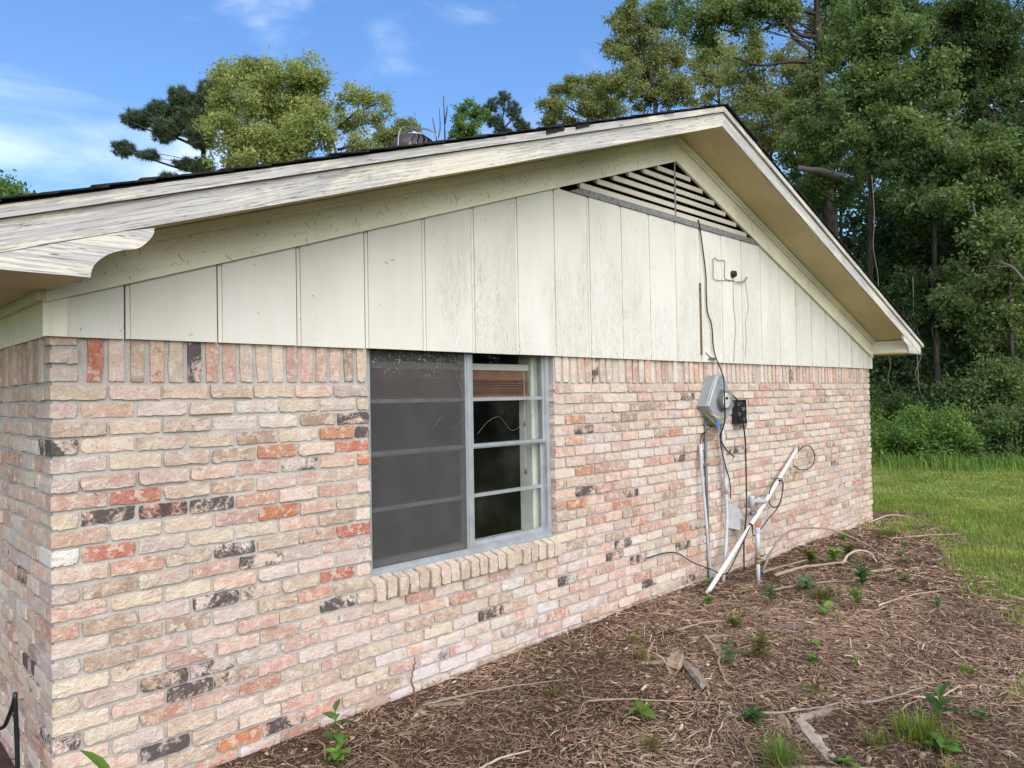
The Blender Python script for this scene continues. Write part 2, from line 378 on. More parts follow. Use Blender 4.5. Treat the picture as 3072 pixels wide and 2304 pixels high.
def axis(lo, hi, step, far):
    mid = np.arange(lo, hi+step/2, step); k = 1.6
    a = [lo]; s = step
    while a[-1] > -far: s *= k; a.append(a[-1]-s)
    b = [hi]; s = step
    while b[-1] < far: s *= k; b.append(b[-1]+s)
    return np.array(a[1:][::-1]+list(mid)+b[1:])
gx, gy = axis(-3.0, 20.0, .1, 900), axis(-5.0, 6.0, .1, 900)
X, Y = np.meshgrid(gx, gy); V = np.stack([X, Y, gz(X, Y)], -1).reshape(-1, 3)
nx, ny = len(gx), len(gy); I = np.arange((nx-1)*(ny-1)); r, c = I//(nx-1), I % (nx-1)
F = np.stack([r*nx+c, r*nx+c+1, (r+1)*nx+c+1, (r+1)*nx+c], 1)
lw = np.clip(lawn_side(V[:, 0], V[:, 1])/.3+.3, 0, 1)[:, None]
out = np.maximum.reduce([-1.6-V[:, 0], V[:, 1]-2.5, -4.2-V[:, 1], V[:, 0]-11])+(vnoise(V[:, 0], V[:, 1], .6, 17)-.5); lw = np.maximum(lw, np.clip(out/.5, 0, 1)[:, None])
mul = np.array([.115, .072, .05])*(1+.35*(vnoise(V[:, 0], V[:, 1], .5, 7)-.5))[:, None]
lawnc = np.array([.15, .19, .055])*(1+.3*(vnoise(V[:, 0], V[:, 1], .9, 8)-.5))[:, None]
np_mesh('ground', V, F, M['ground'], col=mul*(1-lw)+lawnc*lw, smooth=True, kind='structure')

# ------------------------------------------------------------------ the house: masonry
house = thing('brick_house', (WX/2, HY/2, 0), 'weathered blush brick house with cream sided gable and peeling eaves', 'house')
WIN = (1.368, 2.750, .655, 1.87)            # opening: x0, x1, sill, head
wall = MB()
g_ = lambda p: p
wall.box(.010, WIN[0]-.004, .010, .10, -.4, 1.95); wall.box(WIN[0]-.004, WIN[1]+.004, .010, .10, -.4, WIN[2]-.10)
wall.box(WIN[1]+.004, WX-.010, .010, .10, -.4, 1.95); wall.box(WIN[0]-.004, WIN[1]+.004, .03, .10, WIN[3], 1.95)
wall.box(.0102, .10, .10, HY, -.4, 1.95); wall.box(WX-.10, WX-.0082, .10, HY, -.4, 1.95); wall.box(.0082, WX-.0082, HY, HY+.1, -.4, 1.95)
wall = wall.build('wall', M['mortar'], house)

PAL = [((230, 208, 186), (222, 182, 164)), ((226, 192, 174), (232, 214, 192)), ((230, 214, 188), (222, 198, 172)), ((216, 170, 152), (228, 196, 178)), ((226, 188, 170), (214, 166, 150)),
       ((222, 202, 174), (212, 184, 160)), ((230, 206, 192), (224, 190, 178)), ((216, 188, 166), (228, 204, 182)), ((224, 204, 192), (214, 190, 180)), ((228, 194, 170), (222, 176, 150)), ((232, 220, 206), (224, 200, 186))]
SPEC = {'d': [(1.27,1.44),(.19,1.11),(.39,1.1),(.59,1.1),(.66,.9),(.41,.42),(.57,.42),(1.14,.57),(.59,.7),(2.1,.3),(2.79,.38),(.85,.09),(.38,.16),(.5,1.71),(3.05,1.32),(3.64,.86),(3.71,.38),(4.28,1.52),(3.32,.45)],
        'h': [(.55,1.24),(.14,1.17),(.29,.48),(.36,1.7),(.7,.34),(.63,1.31),(1.36,.6),(3.83,1.3)], 'r': [(.29,1.17),(.19,.97),(.13,1.7),(1.18,.7),(1.26,.89),(1.32,1.3)],
        'o': [(.88,1.04),(.67,.09),(1.33,1.26),(2.68,.17),(3.04,.86)], 'w': [(.04,.97),(5.25,1.18),(5.52,.43),(5.62,.1)]}
def lin(c):
    v = np.array(srgb(*c)); return v*.85+v.mean()*.15
def brick_colour(front, s, z, L, H, rnd):
    a, b = PAL[int(rnd.integers(len(PAL)))]; a, b = lin(a)*.76, lin(b)*.76; burn = max(0, rnd.normal(-.05, .15)); lime = max(0, rnd.normal(.0, .12))
    q = rnd.random()
    if q < .035: burn = rnd.uniform(.55, .9)
    elif q < .08: burn = rnd.uniform(.3, .5)
    elif q < .15: a, b = lin((214, 154, 130))*.74, lin((224, 180, 156))*.74
    elif q < .16: a, b = lin((216, 150, 110))*.72, lin((212, 140, 108))*.72
    elif q < .24: a, b = lin((190, 160, 136))*.72, lin((212, 182, 158))*.74
    if front:
        for k, pts in SPEC.items():
            for (px, pz) in pts:
                if abs(px-s) <= L/2+.004 and abs(pz-z) <= H/2+.006:
                    if k == 'd': burn = .86
                    elif k == 'h': burn = .5
                    elif k == 'r': a, b, burn = lin((204, 112, 86))*.72, lin((212, 140, 116))*.72, 0
                    elif k == 'o': a, b, burn = lin((222, 142, 88))*.72, lin((212, 132, 92))*.72, 0
                    elif k == 'w': a, b, burn, lime = np.array((.62, .60, .56)), np.array((.58, .54, .48)), 0, .35
        # lime bloom near the damp course and below the window
        if z < .30 and s > .6: lime += rnd.uniform(0, .8)*(.30-z)/.3*(1.0 if s < 4.2 else .5)
        if 1.3 < s < 3.2 and .0 < z < .6: lime += rnd.uniform(.1, .8)
    g = rnd.uniform(.80, 1.06)
    return tuple(np.clip(a*g, 0, 1))+(float(burn),), tuple(np.clip(b*g, 0, 1))+(float(min(lime, 1)),)

def brick_mesh(L, H, D, rnd, near=True, sl=True, sr=True, amp=1.0):
    """a hand-made looking brick: s along the wall, t up, n outward; sl / sr False keep an end straight"""
    ns, nq = (9, 3) if near else (3, 2)
    hs, ht = L/2, H/2; P = []
    for i in range(ns): P.append((-hs+L*i/ns, -ht))
    for i in range(nq): P.append((hs, -ht+H*i/nq))
    for i in range(ns): P.append((hs-L*i/ns, ht))
    for i in range(nq): P.append((-hs, ht-H*i/nq))
    out = []
    tilt = rnd.normal(0, .006); dz = rnd.normal(0, .0012)
    for (s, t) in P:
        js, jt = rnd.normal(0, .0019)*amp, rnd.normal(0, .0017)*amp
        corner = abs(abs(s)-hs) < 1e-6 and abs(abs(t)-ht) < 1e-6
        if corner: c = abs(rnd.normal(0, .0032))*amp; s -= math.copysign(c, s); t -= math.copysign(c*.6, t)
        if s < 0 and not sl: s = max(s, -hs) if abs(s+hs) > .006 else -hs
        elif s > 0 and not sr: s = hs if abs(s-hs) < .006 else s
        else: s += js
        out.append((s, t+jt+tilt*s+dz))
    n = len(out); pr = rnd.normal(.0, .0032)
    V = []
    for (s, t) in out: V.append((s, t, -D))
    for (s, t) in out: V.append((s, t, pr-.0018))
    for (s, t) in out: V.append((s-math.copysign(.0014, s), t-math.copysign(.0014, t), pr+rnd.normal(0, .0009)))
    V.append((rnd.normal(0, L*.12), rnd.normal(0, H*.12), pr+abs(rnd.normal(0, .0014))))
    Fc = []
    for k in (0, 1):
        for i in range(n):
            j = (i+1) % n; Fc.append((k*n+i, k*n+j, (k+1)*n+j, (k+1)*n+i))
    for i in range(n): Fc.append((2*n+i, 2*n+(i+1) % n, 3*n))
    return V, Fc

BR = []       # front?, s, z, L, H, depth, straight-left, straight-right
rb = random.Random(4)
def row(front, z, H, s0, s1, first, pitch, L, D=.055, at_corner=True):
    """stretchers from s0 to s1; first = length of the starting brick"""
    s = s0; k = 0
    while s < s1-.02:
        l = (first if k == 0 else L+rb.uniform(-.007, .007)); e = min(s+l, s1)
        if s1-e < .03: e = s1
        if e-s > .025: BR.append((front, (s+e)/2, z+H/2, e-s, H, D, True, True))
        s = e+(pitch-L)+rb.uniform(-.002, .003); k += 1
NC = 27; HB = .0540
for k in range(1, NC+1):
    z = ZS-k*CO; odd = k % 2
    # corner brick belongs to both faces
    BR.append((True, (.185 if odd else .088)/2, z+HB/2, .185 if odd else .088, HB, .088 if odd else .185, False, True))
    BR.append((True, WX-(.185 if odd else .088)/2, z+HB/2, .185 if odd else .088, HB, .088 if odd else .185, True, False))
    x0 = .197 if odd else .100; x1 = WX-x0
    cut = z+HB > WIN[2]-.015
    if cut:
        row(True, z, HB, x0, WIN[0], .186, .197, .186)
        row(True, z, HB, WIN[1], x1, .185 if odd else .09, .197, .185, .075)
    else: row(True, z, HB, x0, x1, .186, .197, .186)
    row(False, z, HB, (.100 if odd else .197), HY, .186, .197, .186)
SP, SL = .0755, .054
for (a, b) in ((.113, WIN[0]-.002), (WIN[1]+.002, WX-.1)):
    n = int(round((b-a)/SP)); p = (b-a)/n
    for i in range(n): BR.append((True, a+p*(i+.5), ZS+.1, SL+rb.uniform(-.004, .004), .2, .055, True, True))
for i in range(3):
    BR.append((True, .0455, ZS+.026+i*.0677, .091, .052, .088, False, True)); BR.append((True, WX-.0455, ZS+.026+i*.0677, .091, .052, .088, True, False))
for i in range(int((HY-.12)/SP)): BR.append((False, .113+SP*(i+.5), ZS+.1, SL, .2, .055, True, True))

def seen_area(b):
    f_, s, z, L, H = b[:5]; p = np.array((s, 0, z)) if f_ else np.array((0, s, z)); d = p-CAM; dz = d@_fw
    if dz < .2: return 0
    u, v = 1536+FPX*(d@_r2)/dz, 1152-FPX*(d@_u2)/dz
    if not (-25 < u < 3097 and -25 < v < 2330): return 0
    nrm = np.array((0, -1, 0)) if f_ else np.array((-1, 0, 0)); cosv = abs(d@nrm)/np.linalg.norm(d)
    if f_ and z+H/2 > 1.787: H = max(.02, H-(z+H/2-1.787))
    return L*H*cosv/dz**2
area = np.array([seen_area(b) for b in BR]); SILL_N = 20
order = np.argsort(-area); single = set(int(i) for i in order[:300-SILL_N] if area[i] > 0)
rest = MB()
for i, (front, s, z, L, H, D, sl_, sr_) in enumerate(BR):
    rnd = np.random.default_rng(1000+i); one = i in single
    if z < -.14 and not one: continue
    near = one or (front and s < 4.5 and area[i] > 0)
    if not front and area[i] == 0: near = False
    V, Fc = brick_mesh(L, H, D, rnd, near, sl_, sr_, 1.0)
    ca, cb = brick_colour(front, s, z, L, H, rnd)
    if front: Wv = [(s+a, -n, z+t) for a, t, n in V]; org = (s, 0, z)
    else: Wv = [(-n, s-a, z+t) for a, t, n in V]; org = (0, s, z)
    if one:
        mb = MB(); mb.add([(p[0]-org[0], p[1]-org[1], p[2]-org[2]) for p in Wv], Fc, None, ca, cb)
        o = mb.build('brick', M['brick']); o.location = org; o.parent = wall; o.matrix_parent_inverse = parent_world(wall).inverted()
    else: rest.add(Wv, Fc, None, ca, cb)
rest.build('brickwork', M['brick'], wall, kind='stuff')

# window sill: a rowlock of bricks on edge, sloping outward
sill = MB().box(WIN[0]-.004, WIN[1]+.006, .0, .095, WIN[2]-.10, WIN[2]-.028).build('sill', M['mortar'], house)
p = (WIN[1]+.012-WIN[0])/SILL_N
for i in range(SILL_N):
    rnd = np.random.default_rng(77+i); V, Fc = brick_mesh(p-.011, .088, .10, rnd, True, True, True, .9); xc = WIN[0]+p*(i+.5); ang = math.radians(17)+rnd.normal(0, .015)
    ca, cb = brick_colour(False, 9, 9, .05, .05, rnd)
    mb = MB(); pa, pb = PAL[(1, 2, 5, 7, 5, 2)[i % 6]]; ca = tuple(lin(pa)*rnd.uniform(.6, .74))+(min(ca[3], .3),); cb = tuple(lin(pb)*.68)+(0.0,)
    mb.add([(a, -(n*math.cos(ang)-0*t)+t*.0, t+n*-math.sin(ang)) for a, t, n in V], Fc, None, ca, cb)
    o = mb.build('brick', M['brick']); o.location = (xc, -.030+rnd.normal(0, .003), WIN[2]-.074+rnd.normal(0, .002)); o.parent = sill; o.matrix_parent_inverse = parent_world(sill).inverted()

# ------------------------------------------------------------------ gable siding
GROOVE = [-.021, .248, .609, .974, 1.341, 1.701, 2.051, 2.402, 2.739, 3.088, 3.445, 3.786, 4.137, 4.498, 4.837, 5.182, 5.543, 5.914, 6.27, 6.629, 6.988, 7.328, 7.689, 8.054, 8.312]
ZP = 1.787
def rake(x, z0): return z0-PITCH*abs(x-XA)
VENT = (2.80, 5.55, 2.862)         # louvre triangle: left, right, foot
bk = MB(); bk.extr([(-.012, +.004, ZP+.004), (WX+.012, +.004, ZP+.004), (WX+.012, +.004, rake(WX, 3.40)), (5.56, +.004, rake(5.56, 3.40)), (5.56, +.004, 2.85), (2.79, +.004, 2.85), (2.79, +.004, rake(2.79, 3.40)), (-.012, +.004, rake(0, 3.40))], (0, .02, 0))
sid = bk.build('gable_siding', M['dark'], house)
for i in range(len(GROOVE)-1):
    a, b = GROOVE[i]+.0045, GROOVE[i+1]-.0045; rnd = random.Random(300+i); ox = rnd.uniform(0, 40)
    def top(x):
        t = rake(x, 3.40)
        return min(t, VENT[2]-.004) if VENT[0]+.02 < x < VENT[1]-.02 else t
    mb = MB(); yo = -.02+rnd.uniform(-.0015, .0015); lip = .016 if 0 < i < len(GROOVE)-2 else .0
    gg = lambda p, ox=ox: (p[2]+ox, p[1], p[0]+ox*1.7)
    xs = [(a, yo+.008), (a+lip, yo+.008), (a+lip, yo), ((a+b)/2, yo), (b, yo)] if lip else [(a, yo), ((a+b)/2, yo), (b, yo)]
    zb = ZP+rnd.uniform(-.002, .001)
    if i == 8: xs.insert(3, (VENT[0]+.019, yo)); xs.insert(4, (VENT[0]+.021, yo))
    fr = [(x, y, zb) for x, y in xs]; tp = [(x, y, top(x)) for x, y in xs]; k = len(xs)
    vs = fr+tp+[(a, .003, zb), (b, .003, zb), (a, .003, top(a)), (b, .003, top(b))]
    fs = [(j, j+1, k+j+1, k+j) for j in range(k-1)]+[(0, k, 2*k+2, 2*k), (k-1, 2*k+1, 2*k+3, 2*k-1), tuple(range(k-1, -1, -1))+(2*k, 2*k+1)]
    mb.add(vs, fs, [gg(q) for q in vs]); mb.build('siding_board', M['siding'], sid)
mb = MB()
for (x0, x1) in ((-.027, .052), (WX-.035, WX+.030)):
    q = MB(); q.box(x0, x1, -.028, -.0215, ZP-.002, rake(0, 3.40), lambda p: (p[2], p[1], p[0])); q.build('corner_board', M['trim'], sid)
# side walls: same boards under the eaves
for sx, xw in ((-1, -.012), (1, WX+.012)):
    q = MB(); q.box(min(xw, xw+.02*-sx), max(xw, xw+.02*-sx), .0, HY, ZP, 1.98, lambda p: (p[2], p[1], p[1])); q.build('side_frieze', M['trim'], house)

# ------------------------------------------------------------------ eaves, frieze, mouldings
OV = .42; cosp = 1/math.hypot(1, PITCH)
XL, XR = -.46, WX+.46
def slope(name, side, x0, x1, zlo, zhi, y0, y1, mat, parent=house, ends=None, seg=1, wob=0):
    """a board following the rake; zlo / zhi are its heights at the ridge"""
    mb = MB(); rr = random.Random(name+str(side)); off = rr.uniform(0, 30)
    n = seg; xs = [x0+(x1-x0)*i/n for i in range(n+1)]
    def g(p): return ((p[0]-XA)/cosp+off, p[1], (p[2]-rake(p[0], 0))*cosp+off)
    vs = []
    for x in xs:
        w = rr.uniform(-wob, wob) if wob else 0
        vs += [(x, y0, rake(x, zlo)+w), (x, y1, rake(x, zlo)+w), (x, y1, rake(x, zhi)+w*.5), (x, y0, rake(x, zhi)+w*.5)]
    fs = []
    for i in range(n):
        for k in range(4): fs.append((i*4+k, (i+1)*4+k, (i+1)*4+(k+1) % 4, i*4+(k+1) % 4))
    fs += [(0, 1, 2, 3), (n*4+3, n*4+2, n*4+1, n*4)]
    if x1 < x0: fs = [tuple(reversed(f)) for f in fs]
    mb.add(vs, fs, [g(v) for v in vs]); return mb.build(name, mat, parent)
for sd_, (xa, xb, xin) in (('L', (XL, XA, -.02)), ('R', (XA, XR, WX+.02))):
    xf = (xin, XA) if sd_ == 'L' else (XA, xin)
    slope('frieze_board', sd_, *xf, 3.324, 3.512, -.045, -.023, M['trim'], seg=8, wob=.0015)
    slope('crown_moulding', sd_, *xf, 3.466, 3.510, -.064, -.0455, M['trim'])
    slope('bed_moulding', sd_, *xf, 3.482, 3.509, -.082, -.0645, M['trim'])
    xs_ = (.0, XA) if sd_ == 'L' else (XA, WX)
    slope('soffit', sd_, *xs_, 3.512, 3.53, -OV+.004, -.022, M['soffit'])
    slope('fascia_board', sd_, xa+.02, xb, 3.484, 3.583, -OV-.019, -OV, M['weather'], seg=10, wob=.002) if sd_ == 'L' else slope('fascia_board', sd_, xa, xb-.06, 3.484, 3.583, -OV-.019, -OV, M['weather'], seg=10, wob=.002)
    slope('rake_moulding', sd_, xa, xb, 3.586, 3.625, -OV-.037, -OV+.01, M['weather'], seg=12, wob=.0025)
# scroll brackets and boxed eave returns
scr = [(.219, 2.138), (.217, 2.120), (.210, 2.105), (.199, 2.090), (.186, 2.076), (.172, 2.064), (.155, 2.056), (.135, 2.052), (.115, 2.047), (.094, 2.039), (.073, 2.028), (.054, 2.013), (.041, 2.0), (.031, 1.986), (.024, 1.968), (.021, 1.946)]
for sd_ in (1, -1):
    f_ = (lambda x: x) if sd_ == 1 else (lambda x: 2*XA-x)
    pts = [(f_(x), -OV-.017, z) for x, z in scr]+[(f_(-.364), -OV-.017, 1.946)]
    top = [(f_(-.364+(.219+.364)*i/6), -OV-.017, rake(-.364+(.219+.364)*i/6, 3.483)) for i in range(1, 6)]
    MB().extr(pts+top, (0, .019, 0), lambda p: (p[0], p[1], p[2]*1.0+3)).build('scroll_bracket', M['weather'], house)
    xo = (-.44, -.001) if sd_ == 1 else (WX+.001, WX+.44)
    MB().box(xo[0], xo[1], -OV+.003, HY, 1.948, 1.962).build('eave_soffit', M['soffit'], house)
    xb = (-.018, .0) if sd_ == 1 else (WX, WX+.018)
    MB().box(xb[0], xb[1], -OV+.003, -.0225, 1.963, rake(0, 3.511), lambda p: (p[1], p[0], p[2])).build('return_board', M['trim'], house)
    xe = (-.458, -.441) if sd_ == 1 else (WX+.441, WX+.458)
    MB().box(xe[0], xe[1], -OV+.003, HY, 1.94, 2.04, lambda p: (p[1], p[0], p[2])).build('eave_fascia', M['weather'], house)
    xm = (-.04, -.013) if sd_ == 1 else (WX+.013, WX+.04)
    MB().box(xm[0], xm[1], -.02, HY, 1.915, 1.9475, lambda p: (p[1], p[0], p[2])).build('side_moulding', M['trim'], house)

# ------------------------------------------------------------------ louvred gable vent
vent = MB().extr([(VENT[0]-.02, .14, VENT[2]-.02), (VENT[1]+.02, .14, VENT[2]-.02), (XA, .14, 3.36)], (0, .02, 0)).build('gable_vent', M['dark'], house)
MB().extr([(VENT[0]+.10, -.031, VENT[2]-.003), (VENT[1]+.01, -.031, VENT[2]-.003), (VENT[1]-.12, -.031, VENT[2]+.040), (VENT[0]+.22, -.031, VENT[2]+.040)], (0, .01, 0)).build('vent_flashing', M['lead'], vent)
nl = 7
for i in range(nl):
    z = VENT[2]+.078+i*.062; xl, xr = XA-(3.335-z)/PITCH+.02, XA+(3.335-z)/PITCH-.02
    if xr-xl < .12: continue
    mb = MB(); tk = .008
    sec = [(-.026, z-.002), (-.026, z-.036), (-.018, z-.036), (.052, z+.030), (.050, z+.038)]; ns_ = len(sec)
    dz = .034*1/PITCH*.0
    vs = [(xl, y, zz) for y, zz in sec]+[(XA+.0, y, zz+random.Random(i).uniform(-.003, .003)) for y, zz in sec]+[(xr, y, zz) for y, zz in sec]
    fs = [tuple(range(ns_-1, -1, -1)), tuple(range(2*ns_, 3*ns_))]
    for a in (0, ns_):
        for k in range(ns_): fs.append((a+k, a+(k+1) % ns_, a+ns_+(k+1) % ns_, a+ns_+k))
    mb.add(vs, fs, [(v[0]+i*3, v[1], v[2]) for v in vs]); mb.build('louver', M['louver'], vent)
MB().box(XA-.010, XA+.008, -.030, -.0265, VENT[2]+.04, 3.32).build('vent_post', M['lead'], vent)

# ------------------------------------------------------------------ roof
rf = MB()
zt = 3.626
rf.extr([(XL-.01, -OV-.03, rake(XL-.01, zt)), (XA, -OV-.03, zt), (XR+.01, -OV-.03, rake(XR+.01, zt)), (XR+.01, -OV-.03, rake(XR+.01, zt)+.005), (XA, -OV-.03, zt+.005), (XL-.01, -OV-.03, rake(XL-.01, zt)+.005)], (0, HY+OV+.4, 0))
roof = rf.build('roof', M['shingle'], house)
rr = random.Random(21)
for sgn in (-1, 1):
    s = 0.0; i = 0; run = XR-XA+.03
    while s < run:
        ex = .142+rr.uniform(-.01, .01); e = s+ex+.05; y0 = -OV-.042-rr.uniform(0, .02); mb = MB(); th = .0055
        if s > run-.15: e = min(e, run+.02)
        # upper end tucked low, butt end proud
        lift = rr.uniform(.0, .0045)
        vs = []
        for (yy, dl) in ((y0, rr.uniform(-.0, .004)), (y0+.12, 0), (HY+.36, 0)):
            for (ss, n0) in ((s, .0055), (e, .0105+lift)):
                x = XA+sgn*ss; z = rake(x, zt)+n0+dl
                vs += [(x, yy, z), (x, yy, z+th)]
        fs = []
        for a in (0, 4):
            fs += [(a, a+2, a+6, a+4), (a+1, a+5, a+7, a+3), (a+2, a+3, a+7, a+6), (a, a+4, a+5, a+1)]
        fs += [(0, 1, 3, 2), (8, 10, 11, 9)]
        if sgn < 0: fs = [tuple(reversed(f)) for f in fs]
        mb.add(vs, fs); mb.build('shingle', M['shingle'], roof); s += ex; i += 1
for (x0, x1, dz) in ((2.21, 2.357, .022), (2.457, 2.579, .016)):
    vs = [(x0, -OV-.040, rake(x0, zt)-dz), (x1, -OV-.040, rake(x1, zt)-dz*.6), (x1, -OV-.041, rake(x1, zt)+.022), (x0, -OV-.041, rake(x0, zt)+.020)]
    MB().extr(vs, (0, -.005, 0)).build('shingle', M['shingle'], roof)

# turbine ventilator
tv = (3.18, 1.97); tz = rake(tv[0], zt)
tb = MB().lathe((tv[0], tv[1], tz-.05), (0, 0, 1), [(0, .15), (.33, .15)], 20).build('turbine_vent', M['galv'], house)
for k in range(24):
    a = 2*math.pi*k/24; mb = MB(); pr = []
    for j in range(9):
        ph = math.pi*(.08+.84*j/8); r = .165+.055*math.sin(ph)-(.10*(j/8)**4); z = tz+.28+.25*j/8; tw = a+.55*j/8
        pr.append((tv[0]+r*math.cos(tw), tv[1]+r*math.sin(tw), z)); pr.append((tv[0]+(r-.012)*math.cos(tw+.20), tv[1]+(r-.012)*math.sin(tw+.20), z))
    mb.add(pr, [(2*j, 2*j+1, 2*j+3, 2*j+2) for j in range(8)]); mb.build('fin', M['rust'], tb, smooth=True)
MB().lathe((tv[0], tv[1], tz+.52), (0, 0, 1), [(0, .10), (.01, .10), (.03, .03), (.05, .02)], 16).build('turbine_cap', M['galv'], tb)
for k in range(2):
    a = math.radians(20+90*k); d = Vector((math.cos(a), math.sin(a), 0)); o = Vector((tv[0], tv[1], tz))
    pth = [o+d*(-.245)+Vector((0, 0, .24)), o+d*(-.25)+Vector((0, 0, .39)), o+d*(-.2)+Vector((0, 0, .53)), o+Vector((0, 0, .595)), o+d*.2+Vector((0, 0, .53)), o+d*.25+Vector((0, 0, .39)), o+d*.245+Vector((0, 0, .24))]
    MB().tube(spline(pth, 4), .006, 6).build('strap', M['galv'], tb, smooth=True)

# ------------------------------------------------------------------ window
wx0, wx1, wz0, wz1 = WIN[0]+.002, WIN[1]-.002, WIN[2]-.012, WIN[3]-.004
win = MB()
for (a, b, c, d) in ((wx0, wx0+.030, wz0, wz1), (wx1-.030, wx1, wz0, wz1), (wx0+.030, wx1-.030, wz0, wz0+.036), (wx0+.030, wx1-.030, wz1-.03, wz1)): win.box(a, b, .046, .115, c, d)
win.box(2.058, 2.096, .044, .113, wz0+.036, wz1-.03); win.box(2.072, 2.082, .040, .0438, wz0+.036, wz1-.03)
win.box(wx1-.012, wx1-.001, .040, .0458, wz0+.002, wz1)
win.box(wx0, wx1, .030, .0455, wz0-.004, wz0+.012)
win = win.build('window', M['alu'], house)
for (a, b) in ((wx0+.031, 2.057), (2.097, wx1-.031)):
    zm = 1.243
    up, lo = MB(), MB()
    for (m_, y0, y1, c, d) in ((up, .060, .080, zm-.004, wz1-.031), (lo, .083, .103, wz0+.037, zm+.022)):
        w = .017
        m_.box(a, a+w, y0, y1, c, d); m_.box(b-w, b, y0, y1, c, d); m_.box(a+w, b-w, y0, y1, c, c+.024); m_.box(a+w, b-w, y0, y1, d-.022, d)
        zc = 1.523 if m_ is up else .965
        m_.box(a+w, b-w, y0-.002, y1-.002, zc-.010, zc+.010)
        if m_ is up: m_.box(a, b, y0-.008, y0-.0005, zm+.004, zm+.016)
    for m_, yg, c, d, zc in ((up, .070, zm+.02, wz1-.053, 1.523), (lo, .093, wz0+.061, zm, .965)):
        sh = m_.build('sash', M['alu'], win)
        for (z0, z1) in ((c, zc-.010), (zc+.010, d)): MB().box(a+.017, b-.017, yg-.0015, yg+.0015, z0, z1).build('pane', M['glass'], sh)
sf = MB(); a, b, c, d = wx0+.022, 2.0565, wz0+.020, wz1-.034
for q in ((a, a+.014, c, d), (b-.014, b, c, d), (a+.014, b-.014, c, c+.016), (a+.014, b-.014, d-.014, d)): sf.box(q[0], q[1], .047, .056, q[2], q[3])
sf = sf.build('screen_frame', M['alu'], win)
MB().box(a+.014, b-.014, .0513, .0517, c+.016, d-.014).build('screen_mesh', M['screen'], sf)
# inside: casing and a dim panelled room
cs = MB()
for q in ((wx0-.012, wx0+.03, wz0, wz1), (wx1-.045, wx1+.012, wz0, wz1), (wx0+.03, wx1-.045, wz0-.02, wz0+.028), (wx0+.03, wx1-.045, wz1-.035, wz1+.02)): cs.box(q[0], q[1], .116, .25, q[2], q[3])
cs.box(wx1-.075, wx1-.045, .13, .24, wz0+.03, wz1-.036); cs.build('inner_casing', M['white'], house)
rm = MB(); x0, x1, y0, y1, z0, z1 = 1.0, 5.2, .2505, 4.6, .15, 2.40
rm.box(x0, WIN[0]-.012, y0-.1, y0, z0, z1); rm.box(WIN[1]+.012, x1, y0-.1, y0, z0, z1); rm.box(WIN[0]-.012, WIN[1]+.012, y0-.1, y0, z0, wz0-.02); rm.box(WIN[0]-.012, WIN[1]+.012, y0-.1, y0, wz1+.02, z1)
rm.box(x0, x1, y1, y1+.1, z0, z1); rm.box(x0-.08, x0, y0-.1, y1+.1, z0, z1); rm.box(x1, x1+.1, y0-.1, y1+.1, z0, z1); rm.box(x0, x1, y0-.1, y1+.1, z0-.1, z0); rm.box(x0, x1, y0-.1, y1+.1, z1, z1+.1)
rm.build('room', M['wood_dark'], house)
# the raised blind behind the glass
bl = thing('window_blind', (2.06, .165, 1.74), 'brown wooden slat blind pulled up behind the window glass', 'blind')
MB().box(wx0+.05, wx1-.085, .14, .185, 1.697, 1.735).build('headrail', M['white'], bl)
MB().box(wx0+.055, wx1-.09, .150, .156, 1.640, 1.696).build('valance', M['blind'], bl)
rr = random.Random(9)
for i in range(15):
    z = 1.545+i*.0068; s_ = rr.uniform(-.0015, .0015)
    vs = [(wx0+.05+rr.uniform(0, .01), .136, z+s_-.001), (wx1-.085+rr.uniform(-.01, .005), .136, z-s_-.001), (wx1-.085, .19, z-s_+.001), (wx0+.05, .19, z+s_+.001)]
    MB().extr(vs, (0, 0, .003)).build('slat', M['blind'], bl)
MB().box(wx0+.05, wx1-.085, .138, .188, 1.527, 1.543).build('bottom_rail', M['blind'], bl)
cd_ = MB().tube([(2.61, .131, 1.70), (2.612, .131, 1.37), (2.613, .131, 1.06)], .0016, 5).build('pull_cord', M['white'], bl)
for z in (1.36, 1.06): MB().lathe((2.612, .131, z+.02), (0, 0, -1), [(0, .003), (.008, .006), (.028, .009), (.034, .006)], 10).build('tassel', M['deadwood'] if False else M['brass'], cd_, smooth=True)
# ------------------------------------------------------------------ services on the gable wall
mt = thing('meter_box', (4.655, -.05, 1.28), 'grey steel electric meter box with round glass meter on brick wall', 'meter box')
hexa = [(4.600, 1.676), (4.712, 1.676), (4.862, 1.432), (4.702, 1.276), (4.608, 1.276), (4.448, 1.432)]
y0, y1 = .004, -.098; mb = MB(); n = 6
vs = [(x, y0, z) for x, z in hexa]+[(x, y1, z) for x, z in hexa]+[(4.655+(x-4.655)*.95, y1-.007, 1.47+(z-1.47)*.95) for x, z in hexa]
fs = [tuple(range(2*n, 3*n))]
for k in (0, 1):
    for i in range(n): j = (i+1) % n; fs.append((k*n+i, k*n+j, (k+1)*n+j, (k+1)*n+i))
mb.add(vs, [tuple(reversed(f)) for f in fs]); enc = mb.build('enclosure', M['meter'], mt)
mb = MB(); fl = [(4.655+(x-4.655)*1.015, -.080, 1.47+(z-1.47)*1.015) for x, z in hexa]
for i in range(n): mb.tube([fl[i], fl[(i+1) % n]], .0045, 6)
mb.build('cover_seam', M['meter'], enc)
for dx, dz, r in ((-.125, -.085, .012), (-.09, -.12, .014)):
    q = MB(); q.lathe((4.655+dx, -.05, 1.47+dz), (-.7, 0, -.72), [(-.004, r), (.003, r)], 12); q.build('knockout', M['dark'], enc)
